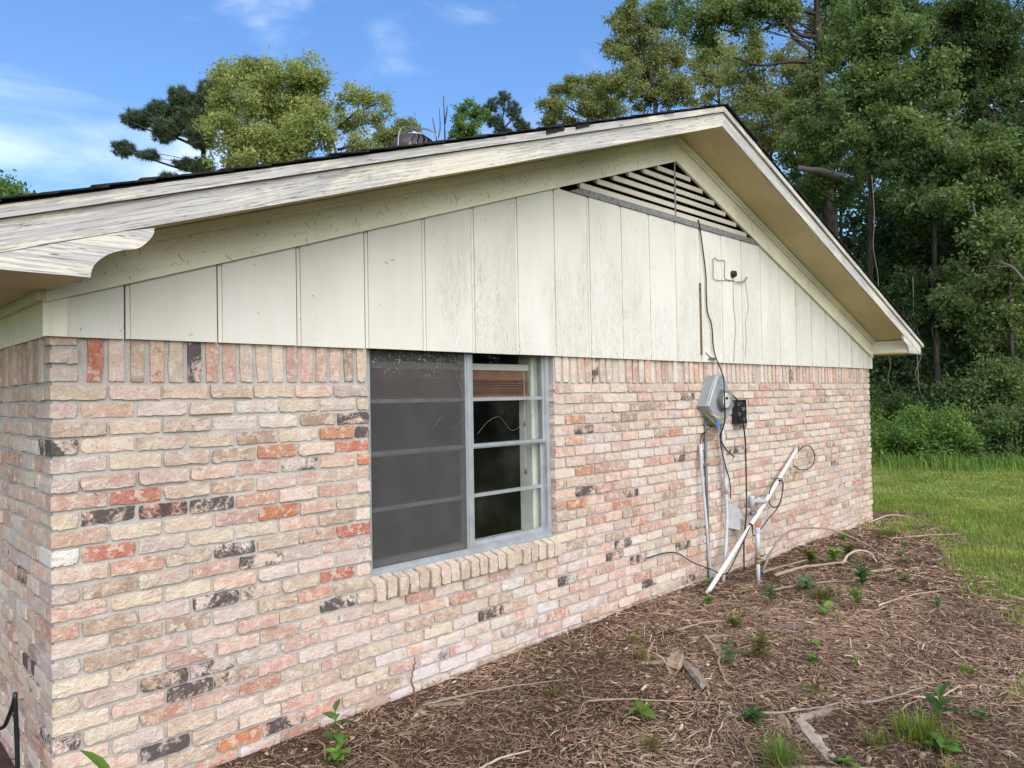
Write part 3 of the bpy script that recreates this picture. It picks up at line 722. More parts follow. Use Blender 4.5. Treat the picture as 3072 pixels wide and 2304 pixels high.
for z in (1.60, 1.33): MB().lathe((4.655, y1-.005, z), (0, -1, 0), [(0, .006), (.006, .006), (.008, .003)], 8).build('screw', M['galv'], enc)
dc = (4.655, 1.474)
MB().lathe((dc[0], y1, dc[1]), (0, -1, 0), [(0, .094), (.010, .094), (.013, .086), (.018, .086)], 28).build('meter_ring', M['galv'], mt, smooth=False)
dome = MB().lathe((dc[0], y1-.018, dc[1]), (0, -1, 0), [(0, .080), (.056, .078), (.063, .074), (.066, .066), (.067, .02)], 28).build('meter_glass', M['mglass'], mt)
MB().lathe((dc[0], y1-.016, dc[1]), (0, -1, 0), [(0, .070), (.030, .070), (.031, .064)], 24).build('meter_body', M['galv'], dome)
fc = MB().lathe((dc[0], y1-.048, dc[1]), (0, -1, 0), [(0, .060), (.004, .060)], 24).build('meter_face', M['white'], dome)
MB().box(dc[0]-.022, dc[0]+.018, y1-.0545, y1-.0525, dc[1]+.008, dc[1]+.026).build('meter_display', M['plastic'], dome)
w = MB().tube(spline([(4.50, -.05, 1.405), (4.52, -.10, 1.36), (4.57, -.13, 1.335), (4.63, -.13, 1.345), (4.70, -.11, 1.35)], 6), .0042, 6).build('ground_wire', M['yellow'], mt, smooth=True)
MB().tube(spline([(4.49, -.03, 1.39), (4.53, -.06, 1.34), (4.57, -.09, 1.29), (4.61, -.10, 1.265)], 6), .003, 6).build('bond_wire', M['yellow'], mt, smooth=True)
MB().box(4.548, 4.574, -.125, -.112, 1.262, 1.318).build('tag', M['blue'], mt)
MB().tube([(4.56, -.09, 1.268), (4.61, -.105, 1.266), (4.64, -.105, 1.266)], .004, 6).build('copper_end', M['copper'], mt)

ph = thing('terminal_box', (5.09, -.03, 1.26), 'black broken cable terminal box beside the grey meter box', 'terminal box')
bx = MB(); bx.box(5.012, 5.165, -.030, .002, 1.268, 1.472); bx = bx.build('backing', M['plastic'], ph)
for q in ((5.012, 5.020, 1.268, 1.472), (5.157, 5.165, 1.268, 1.472), (5.020, 5.157, 1.464, 1.472), (5.020, 5.157, 1.268, 1.276)): MB().box(q[0], q[1], -.055, -.0305, q[2], q[3]).build('rim', M['plastic'], ph)
rr = random.Random(2)
for i in range(4):
    for j in range(2): MB().box(5.03+j*.066, 5.085+j*.066, -.046-rr.uniform(0, .006), -.0305, 1.288+i*.044, 1.288+i*.044+.034).build('terminal_block', M['conduit'] if (i+j) % 2 else M['plastic'], ph)
for i in range(5):
    MB().tube(spline([(5.03+i*.026, -.045, 1.30+rr.uniform(0, .1)), (5.04+i*.025, -.07, 1.28), (5.035+i*.027, -.05, 1.235-rr.uniform(0, .02))], 5), .003, 5).build('lead_wire', M['cable'], ph, smooth=True)

def pipe(name, pts, r, mat, label, cat, n=12, **k):
    o = MB().tube(pts, r, n).build(name, mat, None, smooth=False, label=label, cat=cat, **k); return o
t = thing('conduit', (4.33, -.12, .02), 'short grey plastic conduit leaning at the wall with a cut top', 'conduit')
MB().tube([(4.44, -.030, 1.124), (4.425, -.045, .9), (4.43, -.075, .5), (4.40, -.12, gz1(4.40, -.12)-.03)], [.0125, .0125, .012, .012], 12).build('pipe', M['pvcg'], t, smooth=True)
MB().tube([(4.441, -.029, 1.130), (4.431, -.041, .93)], .0155, 12).build('coupling', M['pvcg'], t, smooth=True)
MB().tube(spline([(4.44, -.03, 1.10), (4.44, -.03, 1.16), (4.475, -.025, 1.20), (4.54, -.02, 1.222), (4.58, -.02, 1.245)], 6), .005, 6).build('wire_end', M['cable'], t, smooth=True)
t = thing('conduit', (4.55, -.02, .02), 'dark slender conduit running down the brick from the meter box', 'conduit')
MB().tube([(4.545, -.014, 1.33), (4.548, -.014, .7), (4.56, -.016, gz1(4.56, -.02)-.03)], .0115, 10).build('pipe', M['conduit'], t, smooth=True)
for z in (.95, .45): MB().box(4.525, 4.57, -.027, -.0, z, z+.018).build('clip', M['galv'], t)
t = thing('conduit', (4.53, -.14, .02), 'pale grey conduit dropping from meter box behind the white pipe', 'conduit')
MB().tube([(4.735, -.055, 1.30), (4.755, -.055, 1.1), (4.79, -.05, .8), (4.80, -.05, .5), (4.70, -.085, .25), (4.54, -.14, gz1(4.54, -.14)-.03)], .0145, 12).build('pipe', M['pvcg'], t, smooth=True)
MB().tube([(4.786, -.05, .83), (4.7955, -.05, .70)], .0175, 12).build('coupling', M['pvcg'], t, smooth=True)
MB().lathe((4.733, -.055, 1.30), (0, 0, -1), [(0, .022), (.035, .022)], 12).build('locknut', M['meter'], t)
a, b = Vector((4.20, -.19, gz1(4.2, -.19)-.02)), Vector((6.225, -.024, .98))
t = thing('plastic_pipe', (4.20, -.19, .02), 'long white plastic pipe leaning diagonally against the brick wall', 'pipe')
MB().tube([a, a.lerp(b, .55)+Vector((0, -.004, -.012)), b], .0175, 14).build('pipe', M['pvc'], t, smooth=True)
for k in (.42, .74): MB().tube([a.lerp(b, k-.006)+Vector((0, -.004, -.010)), a.lerp(b, k+.006)+Vector((0, -.004, -.010))], .0195, 12).build('tape', M['cable'], t)

cg = 'black cables on the gable wall'
def cable(pts, r, label, k=7, mat='cable', name='cable', cat='cable', group=cg):
    return MB().tube(spline(pts, k), r, 7).build(name, M[mat], None, smooth=True, label=label, cat=cat, group=group)
cable([(4.477, -.034, 2.925), (4.50, -.036, 2.84), (4.571, -.034, 2.517), (4.575, -.034, 2.35), (4.587, -.034, 2.191), (4.644, -.036, 2.088), (4.665, -.042, 1.87), (4.66, -.11, 1.70), (4.59, -.165, 1.60), (4.555, -.185, 1.47), (4.60, -.16, 1.335), (4.60, -.14, 1.25), (4.64, -.09, 1.18), (4.74, -.08, 1.08), (4.887, -.08, .999)], .0055, 'long black cable from the gable vent down across the meter box', 6)
cable([(4.85, -.100, 1.51), (4.93, -.12, 1.44), (5.0, -.10, 1.334), (5.06, -.09, 1.14), (5.083, -.08, .998), (5.083, -.08, .742), (5.05, -.09, .50), (5.02, -.08, .3), (4.99, -.09, gz1(4.99, -.09)+.01)], .0065, 'thick black cable hanging from meter box side to the ground')
cable([(4.66, -.10, 1.25), (4.65, -.09, 1.12), (4.74, -.075, .95), (4.82, -.07, .80), (4.83, -.067, .66)], .0045, 'thin black wire looped round the pale conduit')
lp = [(a.lerp(b, .995)+Vector((.005, -.02, .035))), (6.21, -.045, .962), (6.32, -.05, 1.0), (6.47, -.05, .985), (6.565, -.05, .90), (6.54, -.05, .82), (6.42, -.05, .775), (6.27, -.05, .772), (6.15, -.05, .80), (6.10, -.05, .83)]
cable(lp, .005, 'black cable curl hanging off the top of the white pipe')
c = a.lerp(b, .74)+Vector((0, -.028, 0))
cable([c, c+Vector((.03, -.01, -.03)), c+Vector((.0, -.01, -.14)), c+Vector((-.10, -.005, -.23)), c+Vector((-.22, .0, -.19)), c+Vector((-.22, 0, -.08)), c+Vector((-.12, 0, .01)), c+Vector((0, -.005, .015)), c+Vector((.02, -.01, -.06)), c+Vector((-.06, -.012, -.21)), c+Vector((-.28, -.012, -.31)), c+Vector((-.55, -.012, -.42)), a.lerp(b, .40)+Vector((.0, -.03, .02)), a.lerp(b, .25)+Vector((.02, -.03, -.01)), a.lerp(b, .14)+Vector((.03, -.02, -.03)), (4.36, -.14, .175), (4.24, -.06, .235), (4.087, -.016, .326), (3.9, -.012, .352), (3.74, -.008, .349), (3.68, .012, .35)], .0045, 'black cable tied along the white pipe and trailing back to wall', 6)
cable([(-.13, -.10, .56), (-.125, -.09, .45), (-.12, -.08, .30), (-.12, -.08, .02)], .0075, 'black double cable standing by the side wall corner', 6)
cable([(-.128, -.092, .555), (-.12, -.02, .50), (-.115, .10, .41), (-.11, .22, .34), (-.11, .45, .25)], .0075, 'black cable bending away along the left side wall', 6)
cable([(-.115, -.06, .345), (-.10, .0, .385), (-.10, .06, .42), (-.10, .10, .44), (-.105, .12, .425), (-.10, .09, .41), (-.10, .02, .36), (-.10, .06, .28), (-.10, .16, .24), (-.11, .3, .22)], .0018, 'thin dark wire coiled near the side wall cables', 6)

# small things on the wall
t = thing('junction_box', (4.97, -.03, .39), 'small grey open junction box hanging half off the brick', 'junction box')
MB().extr([(4.895, -.004, .40), (4.945, -.09, .385), (4.945, -.09, .56), (4.90, -.004, .60)], (.012, .006, 0)).build('side', M['pvcg'], t)
MB().extr([(4.90, -.01, .42), (5.02, -.012, .40), (5.02, -.012, .55), (4.90, -.01, .58)], (0, .012, 0)).build('backplate', M['conduit'], t)
MB().extr([(4.95, -.085, .49), (5.10, -.05, .435), (5.115, -.04, .465), (4.96, -.07, .545)], (.006, .008, .002)).build('cover', M['pvcg'], t)
MB().extr([(4.94, -.05, .40), (5.01, -.07, .375), (5.02, -.06, .395), (4.94, -.04, .43)], (.006, .02, .002)).build('flap', M['conduit'], t)
for i in range(4): MB().tube(spline([(4.96, -.03, .52+i*.012), (5.0, -.05, .55+i*.01), (5.03, -.04, .545+i*.02)], 4), .0022, 5).build('stub_wire', M['galv'], t, smooth=True)
t = thing('gas_pipe', (5.2, -.08, .50), 'grey gas pipe stub elbowing out of the brick behind white pipe', 'pipe')
MB().tube(spline([(5.40, .03, .575), (5.40, -.07, .578), (5.37, -.105, .580), (5.30, -.115, .585), (5.10, -.115, .612)], 5), .0185, 12).build('pipe', M['pvcg'], t, smooth=True)
MB().lathe((5.40, -.005, .575), (0, -1, 0), [(0, .026), (.04, .026)], 12).build('elbow', M['pvcg'], t, smooth=True)
MB().lathe((5.10, -.115, .655), (0, 0, -1), [(0, .024), (.012, .027), (.10, .027)], 12).build('tee', M['pvcg'], t, smooth=True)
MB().tube([(5.10, -.11, .505), (5.25, -.09, .49), (5.38, -.05, .485)], .017, 12).build('lower_pipe', M['conduit'], t, smooth=True)
sx, sy = 4.70, -.36; sz = gz1(sx, sy)
t = thing('standpipe', (sx, sy, sz), 'short grey capped standpipe with brass collar by the wall', 'standpipe')
MB().tube([(sx, sy, sz-.03), (sx, sy, sz+.22)], .0155, 14).build('lower_pipe', M['pvcg'], t, smooth=True)
MB().lathe((sx, sy, sz+.165), (0, 0, 1), [(0, .021), (.012, .025), (.03, .020), (.045, .026), (.055, .021), (.065, .017)], 12).build('collar', M['brass'], t)
MB().tube([(sx, sy, sz+.22), (sx+.005, sy, sz+.42)], .0175, 14).build('upper_pipe', M['pvcg'], t, smooth=True)
MB().lathe((sx+.005, sy, sz+.405), (0, 0, 1), [(0, .022), (.03, .022), (.036, .019)], 14).build('cap', M['pvcg'], t, smooth=False)
t = thing('cable_gland', (5.03, -.03, 2.547), 'round black cable gland with loose wires high on the siding', 'cable gland')
MB().lathe((5.03, -.021, 2.547), (0, -1, 0), [(0, .030), (.010, .032), (.022, .028), (.034, .026), (.036, .018), (.030, .012)], 14).build('gland', M['plastic'], t)
MB().tube(spline([(5.046, -.026, 2.488), (4.95, -.03, 2.49), (4.83, -.03, 2.473), (4.71, -.028, 2.476), (4.705, -.028, 2.55), (4.714, -.028, 2.644), (4.80, -.028, 2.638), (4.895, -.027, 2.644), (4.893, -.027, 2.56), (4.896, -.027, 2.50), (4.98, -.03, 2.482)], 5), .0028, 5).build('loose_wire', M['thinwire'], t, smooth=True)
MB().tube(spline([(5.02, -.028, 2.50), (5.046, -.03, 2.488), (5.12, -.04, 2.475), (5.2, -.045, 2.50), (5.25, -.04, 2.545), (5.27, -.035, 2.53), (5.2, -.035, 2.505), (5.1, -.03, 2.49)], 5), .003, 5).build('loose_wire', M['thinwire'], t, smooth=True)
MB().tube(spline([(5.24, -.03, 2.53), (5.28, -.027, 2.40), (5.30, -.026, 2.28), (5.245, -.026, 2.14), (5.25, -.026, 2.0), (5.22, -.026, 1.85)], 6), .0016, 5).build('thin_lead', M['thinwire'], t, smooth=True)
MB().tube(spline([(5.04, -.026, 2.48), (5.035, -.026, 2.3), (5.06, -.026, 2.1), (5.03, -.026, 1.9), (5.02, -.024, 1.795)], 6), .0018, 5).build('thin_lead', M['thinwire'], t, smooth=True)
t = thing('cable_clip', (4.66, -.03, 1.84), 'torn white cable clip at the foot of the siding', 'clip')
MB().extr([(4.56, -.026, 1.865), (4.575, -.026, 1.885), (4.64, -.03, 1.842), (4.72, -.03, 1.825), (4.715, -.03, 1.812), (4.63, -.03, 1.828)], (0, -.004, 0)).build('strap', M['pvc'], t)
MB().box(4.60, 4.715, -.034, -.0305, 1.806, 1.822).build('plate', M['galv'], t)
MB().box(4.487, 4.507, -.030, -.0225, 1.84, 2.42).build('bare_batten', M['brass'], sid, label='bare brown sliver of wood where siding paint split away')

# dry vine tendrils left on the frieze and siding: too fine and many to count
rr = random.Random(31); tb_ = MB()
def tendril(x, y, z, L):
    p = [(x, y, z)]; a = rr.uniform(-2.2, -.9)
    for i in range(rr.randint(2, 4)):
        a += rr.uniform(-.7, .7); x += math.cos(a)*L/3; z += math.sin(a)*L/3; p.append((x, y-rr.uniform(0, .003), z))
    tb_.tube(p, [.0010]*(len(p)-1)+[.0005], 4)
for i in range(420):
    x = rr.choice((rr.uniform(.05, 4.1), rr.uniform(.05, 4.1), rr.uniform(4.2, 8.1))); top = rake(x, 3.47)
    if rr.random() < .78: tendril(x, -.0462, rake(x, 3.47)-rr.uniform(0, .12), rr.choice((.004, .006, .008, .012, .03)))
    else: tendril(x, -.0222, max(1.82, rake(x, 3.32)-rr.uniform(.02, .55)**1.2), rr.choice((.003, .004, .006, .008, .016)))
tb_.build('vine_tendrils', M['thinwire'], None, label='dry vine tendrils clinging to the gable paint', cat='tendrils', kind='stuff')
for pts, lab in (([(1.96, .042, 1.70), (1.99, .040, 1.62), (2.03, .038, 1.52), (2.02, .038, 1.42), (1.93, .040, 1.355)], 'long dead vine stem curving over the grey window screen'), ([(1.80, .042, 1.365), (1.84, .041, 1.41), (1.875, .042, 1.445)], 'short straight twig stuck on the grey window screen'),
                 ([(2.13, .050, 1.32), (2.22, .052, 1.39), (2.32, .055, 1.415), (2.42, .054, 1.33), (2.55, .052, 1.39), (2.68, .05, 1.47), (2.70, .05, 1.6)], 'thin dead vine zigzagging over the clear window pane')):
    cable(pts, .0008, lab, 5, 'thinwire', 'dead_vine', 'vine', None)

# ------------------------------------------------------------------ plants
def leaf_geo(L, Wd, fold=.25, droop=.35, k=4):
    """blade along +x, z up; returns verts, faces"""
    vs, fs = [], []
    for i in range(k+1):
        t = i/k; w = Wd*math.sin(math.pi*min(1, .08+t*.92))**.8*(1-.25*t); x = L*t; z = -droop*L*t*t+.12*L*t
        vs += [(x, -w/2, z+fold*w/2), (x, 0, z), (x, w/2, z+fold*w/2)]
    for i in range(k):
        for j in (0, 1): fs.append((i*3+j, (i+1)*3+j, (i+1)*3+j+1, i*3+j+1))
    return vs, fs
def place(vs, o, az, el, roll=0):
    m = Matrix.Translation(o) @ Matrix.Rotation(az, 4, 'Z') @ Matrix.Rotation(-el, 4, 'Y') @ Matrix.Rotation(roll, 4, 'X')
    return [tuple(m @ Vector(v)) for v in vs]
LG = {'fresh': (.15, .27, .05), 'green': (.10, .19, .045), 'deep': (.075, .145, .045), 'olive': (.12, .13, .035), 'blue': (.11, .19, .085), 'red': (.13, .07, .04)}
def weed(x, y, label, n=6, L=.1, Wd=.035, h=.08, tone='green', seed=0, el=(.2, .9), parts=False, group='weeds in the mulch', z=None, name='weed', cat='weed'):
    r_ = random.Random(seed); z = gz1(x, y) if z is None else z; c = LG[tone]
    t = thing(name, (x, y, z), label, cat, group); st = MB(); fol = MB()
    top = Vector((x+r_.uniform(-.02, .02), y+r_.uniform(-.02, .02), z+h)); st.tube([(x, y, z-.02), tuple(Vector((x, y, z)).lerp(top, .5)), tuple(top)], [.004, .003, .002], 5, True, c+(1,))
    st.build('stem', M['leaf'], t)
    for i in range(n):
        f = .25+.75*(i+1)/n if h > .03 else 1; o = Vector((x, y, z)).lerp(top, f); l = L*r_.uniform(.7, 1.15)
        vs, fs = leaf_geo(l, Wd*r_.uniform(.8, 1.15), .3, r_.uniform(.2, .6)); g = r_.uniform(.75, 1.25)
        vs = place(vs, o, 2.4*i+r_.uniform(-.4, .4), r_.uniform(*el), r_.uniform(-.4, .4)); cc = tuple(v*g for v in c)+(1,)
        if parts: q = MB(); q.add(vs, fs, None, cc); q.build('leaf', M['leaf'], t, smooth=True)
        else: fol.add(vs, fs, None, cc)
    if not parts: fol.build('leaves', M['leaf'], t, smooth=True)
    return t
def tuft(x, y, label, n=90, L=.14, spread=.06, tone=(.13, .19, .04), seed=0, group='grass tufts in the mulch'):
    r_ = np.random.default_rng(seed); V, F, C_ = [], [], []; z = gz1(x, y)
    for i in range(n):
        a = r_.uniform(0, 6.28); d = abs(r_.normal(0, spread*.5)); o = np.array((x+d*math.cos(a), y+d*math.sin(a), z-.01)); l = L*r_.uniform(.5, 1.1); a2 = a+r_.normal(0, .6); ln = r_.uniform(.2, 1.0)
        dr = np.array((math.cos(a2), math.sin(a2), 0)); s_ = np.array((-dr[1], dr[0], 0))*.0022; b = len(V); up = np.array((0, 0, 1))
        m_ = o+up*l*.6+dr*l*.3*ln; tp = o+up*l*(.95-.45*ln)+dr*l*.8*ln
        V += [o-s_, o+s_, m_+s_*.8, m_-s_*.8, tp]; F += [(b, b+1, b+2), (b, b+2, b+3), (b+3, b+2, b+4)]; g = r_.uniform(.7, 1.3); q = np.array(tone)*g
        if r_.random() < .15: q = np.array((.28, .22, .10))
        C_ += [q]*5
    np_mesh('grass_tuft', np.array(V), np.array(F), M['grass'], None, np.array(C_), label=label, cat='grass', group=group)
weed(2.15, -1.06, 'bright green star shaped seedling alone in the mulch', 5, .115, .05, .06, 'fresh', 1, (.1, .55), True)
weed(4.21, -1.08, 'light green broadleaf weed left of a feathery one', 6, .125, .042, .08, 'fresh', 2, (.1, .6), True)
weed(4.55, -1.15, 'feathery upright green weed beside the broadleaf seedling', 16, .11, .022, .12, 'green', 3, (.5, 1.2))
weed(2.95, -2.07, 'tall dark thistle like weed behind a grass tuft', 11, .10, .034, .16, 'deep', 4, (.3, 1.1), True)
weed(2.72, -2.16, 'low round leaved weed right of the big grass tuft', 7, .09, .06, .05, 'green', 5, (.1, .7))
weed(5.07, -1.01, 'bushy dark green weed in the middle of the mulch', 42, .11, .022, .14, 'deep', 6, (.2, 1.2))
weed(3.23, -1.09, 'olive and red stemmed weed beside the split log', 16, .09, .04, .12, 'olive', 7, (.1, .8))
weed(3.05, -1.02, 'fern like bluish weed next to the split log', 14, .09, .026, .10, 'blue', 8, (.2, .9))
weed(4.22, -.69, 'dark spiky weed below the standpipe', 20, .09, .018, .12, 'deep', 9, (.3, 1.2))
weed(4.75, -.72, 'grey green sprawling weed right of the standpipe', 22, .10, .03, .08, 'blue', 10, (.1, .7))
weed(.98, -.30, 'leafy twig weed growing at the foot of the brick wall', 9, .06, .04, .2, 'green', 11, (.1, .7), True)
weed(.95, -.36, 'low clover like weed at the wall foot', 9, .07, .045, .06, 'fresh', 12, (.1, .6))
weed(.10, -.36, 'single broad green leaf rising at the house corner', 2, .19, .058, .27, 'fresh', 13, (.5, 1.0), True)
weed(3.42, -1.56, 'small pale sprig in the open mulch', 9, .05, .012, .07, 'green', 14, (.4, 1.2))
weed(4.9, -1.55, 'tiny leafy weed in the open mulch near the lawn', 12, .065, .02, .07, 'green', 15, (.3, 1.1))
weed(2.45, -1.45, 'dark low weed patch in front of the white barked log', 20, .08, .025, .05, 'deep', 16, (.1, .7))
weed(3.6, -.75, 'yellowish weed cluster left of the dark spiky weed', 18, .07, .025, .07, 'olive', 17, (.1, .8))
for i, (dx, dy) in enumerate(((0, 0), (.22, -.1), (.45, -.14))):
    weed(5.55+dx, -.42+dy, ('yellow green creeper nearest the standpipe roots', 'yellow green creeper in the middle of the root heap', 'yellow green creeper at the far end of the root heap')[i], 26, .08, .045, .13, 'olive' if i != 1 else 'fresh', 40+i, (.0, .7), group='creepers over the root heap')
weed(4.36, -.14, 'small green sprout behind the white pipe foot', 10, .06, .03, .05, 'green', 18, (.1, .8))
weed(5.3, -.08, 'pale seedling against the brick right of the standpipe', 9, .06, .035, .10, 'blue', 19, (.1, .8))
EX = [(3.6, -1.25, 'in the open mulch below the broadleaf weed'), (5.6, -1.15, 'near the lawn edge behind the tiny leafy weed'), (1.9, -1.25, 'left of the star shaped seedling'), (3.9, -.38, 'just below the foot of the white pipe'), (6.5, -.85, 'in the far mulch beyond the bushy weed'), (6.2, -1.0, 'at the lawn edge in the far mulch'), (2.6, -.45, 'in the mulch below the window'),
      (4.95, -.62, 'among the roots by the standpipe'), (2.3, -1.9, 'between the narrow plank and the bottom edge'), (3.35, -1.35, 'below the olive and red stemmed weed'), (2.95, -1.55, 'right of the white barked slab'), (3.15, -2.2, 'right of the tall thistle like weed'), (7.0, -.75, 'beside the straight tan stick near the far corner')]
for i, (ex, ey, et) in enumerate(EX): weed(ex, ey, 'small light green seedling '+et, 8+i % 5, .05+.012*(i % 3), .022+.004*(i % 2), .03+.01*(i % 4), ('fresh', 'green', 'olive', 'green')[i % 4], 400+i, (.0, .8))
tuft(2.79, -2.05, 'large spiky grass tuft in the lower right mulch', 330, .17, .13, (.17, .24, .045), 1)
tuft(2.15, -1.72, 'grass tuft cut by the bottom edge beside a plank', 110, .19, .08, (.14, .21, .045), 2)
tuft(3.75, -2.01, 'pale grass tuft beside the orange wood piece', 120, .09, .05, (.20, .27, .06), 3)
tuft(2.59, -1.93, 'thin grass tuft between the bark piece and the big tuft', 60, .11, .05, (.13, .17, .04), 4)
tuft(3.94, -.10, 'tiny green tuft at the wall base left of the pipes', 50, .07, .04, (.12, .2, .04), 5)
tuft(3.01, -.42, 'small bright tuft in the mulch near the wall', 50, .07, .04, (.16, .25, .05), 6)
tuft(2.05, -.58, 'dry olive tuft beside a long stick', 60, .10, .05, (.16, .15, .05), 7)
tuft(2.75, -.62, 'brown olive tuft below the small bright tuft', 90, .10, .06, (.15, .14, .05), 8)
tuft(7.35, -.45, 'green tuft near the far corner of the house', 200, .13, .14, (.13, .2, .04), 9)
tuft(4.55, -.92, 'wispy reddish green tuft behind the broadleaf weed', 160, .17, .10, (.12, .13, .04), 10)
tuft(6.9, -.2, 'thin tuft close to the wall near the far corner', 120, .13, .09, (.14, .2, .05), 11)
tuft(2.5, -2.25, 'sparse tuft at the bottom right of the mulch', 90, .12, .07, (.13, .18, .045), 12)

# ------------------------------------------------------------------ dead wood
DW = {'grey': (.26, .215, .175), 'tan': (.34, .25, .175), 'pale': (.42, .35, .28), 'dark': (.13, .10, .085), 'orange': (.46, .27, .14), 'red': (.20, .10, .075)}
def stick(pts, r, tone, label, name='stick', cat='stick', group=None, n=7):
    P = [Vector((x, y, gz1(x, y)+h)) for x, y, h in pts]; S_ = spline(P, 5); m = len(S_); rr_ = random.Random(label)
    S_ = [p+Vector((rr_.uniform(-1, 1), rr_.uniform(-1, 1), rr_.uniform(-.4, .4)))*r*.5 for p in S_]
    r *= .8; mb = MB(); mb.tube(S_, [r*(1-.55*i/m)*rr_.uniform(.85, 1.15) for i in range(m)], n, True, DW[tone]+(1,)); return mb.build(name, M['deadwood'], None, smooth=True, label=label, cat=cat, group=group)
sg = 'sticks lying in the mulch'
stick([(2.10, -.76, .02), (2.22, -.90, .03), (2.36, -1.07, .02), (2.52, -1.22, .015)], .006, 'tan', 'long straight tan stick pointing at the star shaped seedling', group=sg)
stick([(1.52, -.19, .02), (1.72, -.27, .03), (1.97, -.37, .03), (2.2, -.5, .02)], .007, 'grey', 'grey stick running out from the foot of the wall', group=sg)
stick([(1.30, -.84, .02), (1.42, -.86, .03), (1.56, -.89, .02)], .008, 'pale', 'pale stick at the bottom edge of the mulch', group=sg)
stick([(3.22, -.70, .02), (3.17, -.79, .09), (3.05, -.93, .05), (2.9, -1.03, .03), (2.77, -1.14, .015)], .014, 'tan', 'bent pale branch beside the split log', 'branch', 'branch', sg)
stick([(5.06, -.22, .0), (5.25, -.23, .20), (5.57, -.26, .30), (5.95, -.42, .27), (6.25, -.62, .12), (6.38, -.72, .0)], .014, 'grey', 'arched grey vine stem looping over the mulch by the wall', 'arched_stem', 'branch', sg)
stick([(4.86, -.42, .05), (5.2, -.48, .07), (5.5, -.55, .05), (5.72, -.66, .05)], .018, 'tan', 'thick pale root lying right of the standpipe', 'root', 'root', 'roots by the standpipe')
stick([(4.90, -.30, .05), (5.3, -.34, .06), (5.7, -.44, .06)], .014, 'grey', 'thinner grey root between standpipe and wall', 'root', 'root', 'roots by the standpipe')
stick([(5.75, -.60, .02), (5.95, -.62, .10), (6.1, -.70, .08), (6.05, -.78, .01)], .016, 'pale', 'hooked pale root at the end of the root heap', 'root', 'root', 'roots by the standpipe')
stick([(4.5, -.55, .02), (4.75, -.63, .03), (5.1, -.83, .03), (5.3, -.98, .02)], .011, 'grey', 'grey root running from the standpipe foot towards the bushy weed', 'root', 'root', 'roots by the standpipe')
stick([(7.2, -.55, .02), (7.5, -.75, .03), (7.9, -1.0, .02)], .012, 'tan', 'straight tan stick on the mulch near the far corner', group=sg)
stick([(8.0, -.05, .02), (8.4, -.15, .06), (8.55, -.32, .03), (8.3, -.5, .02)], .011, 'pale', 'pale twisted stick at the far house corner', group=sg)
stick([(3.6, -.35, .02), (3.9, -.52, .02), (4.15, -.62, .02)], .009, 'dark', 'dark stick below the foot of the white pipe', group=sg)
stick([(2.4, -1.35, .02), (2.6, -1.5, .02), (2.72, -1.66, .05), (2.8, -1.7, .06)], .009, 'grey', 'grey stick beside the white barked log', group=sg)
stick([(3.2, -1.9, .02), (3.3, -1.99, .02), (3.5, -2.03, .03)], .008, 'pale', 'pale stick under the orange wood piece', group=sg)
stick([(2.95, -1.75, .02), (3.15, -1.85, .03), (3.38, -1.9, .02)], .009, 'grey', 'crooked grey stick right of the white barked log', group=sg)
stick([(4.7, -1.25, .02), (5.1, -1.33, .02), (5.5, -1.5, .02)], .007, 'pale', 'slim pale stick in the open mulch near the lawn edge', group=sg)
stick([(3.3, -.5, .02), (3.5, -.62, .05), (3.75, -.74, .02)], .008, 'tan', 'tan stick left of the yellowish weed cluster', group=sg)
stick([(1.485, -.17, -.02), (1.49, -.175, .08), (1.478, -.17, .15), (1.492, -.172, .21), (1.50, -.17, .26)], .008, 'red', 'thin reddish dead sapling standing upright at the wall foot', 'dead_sapling', 'sapling', None)
def chunk(p0, p1, w, h, tone, label, name='wood_chunk', cat='wood', seed=0, n=11, rag=.5):
    """split log: ragged, tapered, cracked cross-section"""
    r_ = random.Random(seed); A, B = Vector((p0[0], p0[1], gz1(*p0[:2])+h*.3)), Vector((p1[0], p1[1], gz1(*p1[:2])+h*.3)); t = (B-A).normalized(); s_ = t.cross(Vector((0, 0, 1))).normalized()
    m = 9; mb = MB(); vs = []; prof = [r_.uniform(1-rag, 1+rag*.4) for _ in range(n)]
    for i in range(m+1):
        f = i/m; sc = (.55+.9*f if f < .5 else 1-.5*(f-.5)) if rag > .2 else 1.0
        for k in range(n):
            a = 2*math.pi*k/n; q = prof[k]*r_.uniform(.8, 1.15)*sc
            vs.append(tuple(A.lerp(B, f)+s_*math.cos(a)*w*.5*q+Vector((0, 0, 1))*math.sin(a)*h*.5*q+t*(r_.uniform(-.01, .01)+(r_.uniform(-.035, .035) if i in (0, m) else 0))))
    fs = [(i*n+k, i*n+(k+1) % n, (i+1)*n+(k+1) % n, (i+1)*n+k) for i in range(m) for k in range(n)]+[tuple(reversed(range(n))), tuple(range(m*n, (m+1)*n))]
    mb.add(vs, fs, None, DW[tone]+(1,)); return mb.build(name, M['deadwood'], None, label=label, cat=cat, group='wood pieces in the mulch')
chunk((2.86, -.84), (2.62, -1.10), .085, .075, 'grey', 'split grey log lying beside the bent branch', 'split_log', 'log', 1)
chunk((2.95, -.74), (2.74, -.84), .10, .07, 'tan', 'tan broken log end behind the split grey log', 'split_log', 'log', 2)
chunk((2.62, -1.58), (2.34, -1.84), .085, .035, 'pale', 'white barked log slab in the lower right mulch', 'log_slab', 'log', 3)
chunk((2.78, -1.66), (2.63, -1.60), .04, .04, 'grey', 'short grey branch stub behind the white barked slab', 'branch_stub', 'log', 4, 8, .1)
chunk((2.16, -1.74), (2.38, -2.0), .035, .018, 'tan', 'narrow tan plank at the bottom edge', 'plank', 'plank', 5, 6, .1)
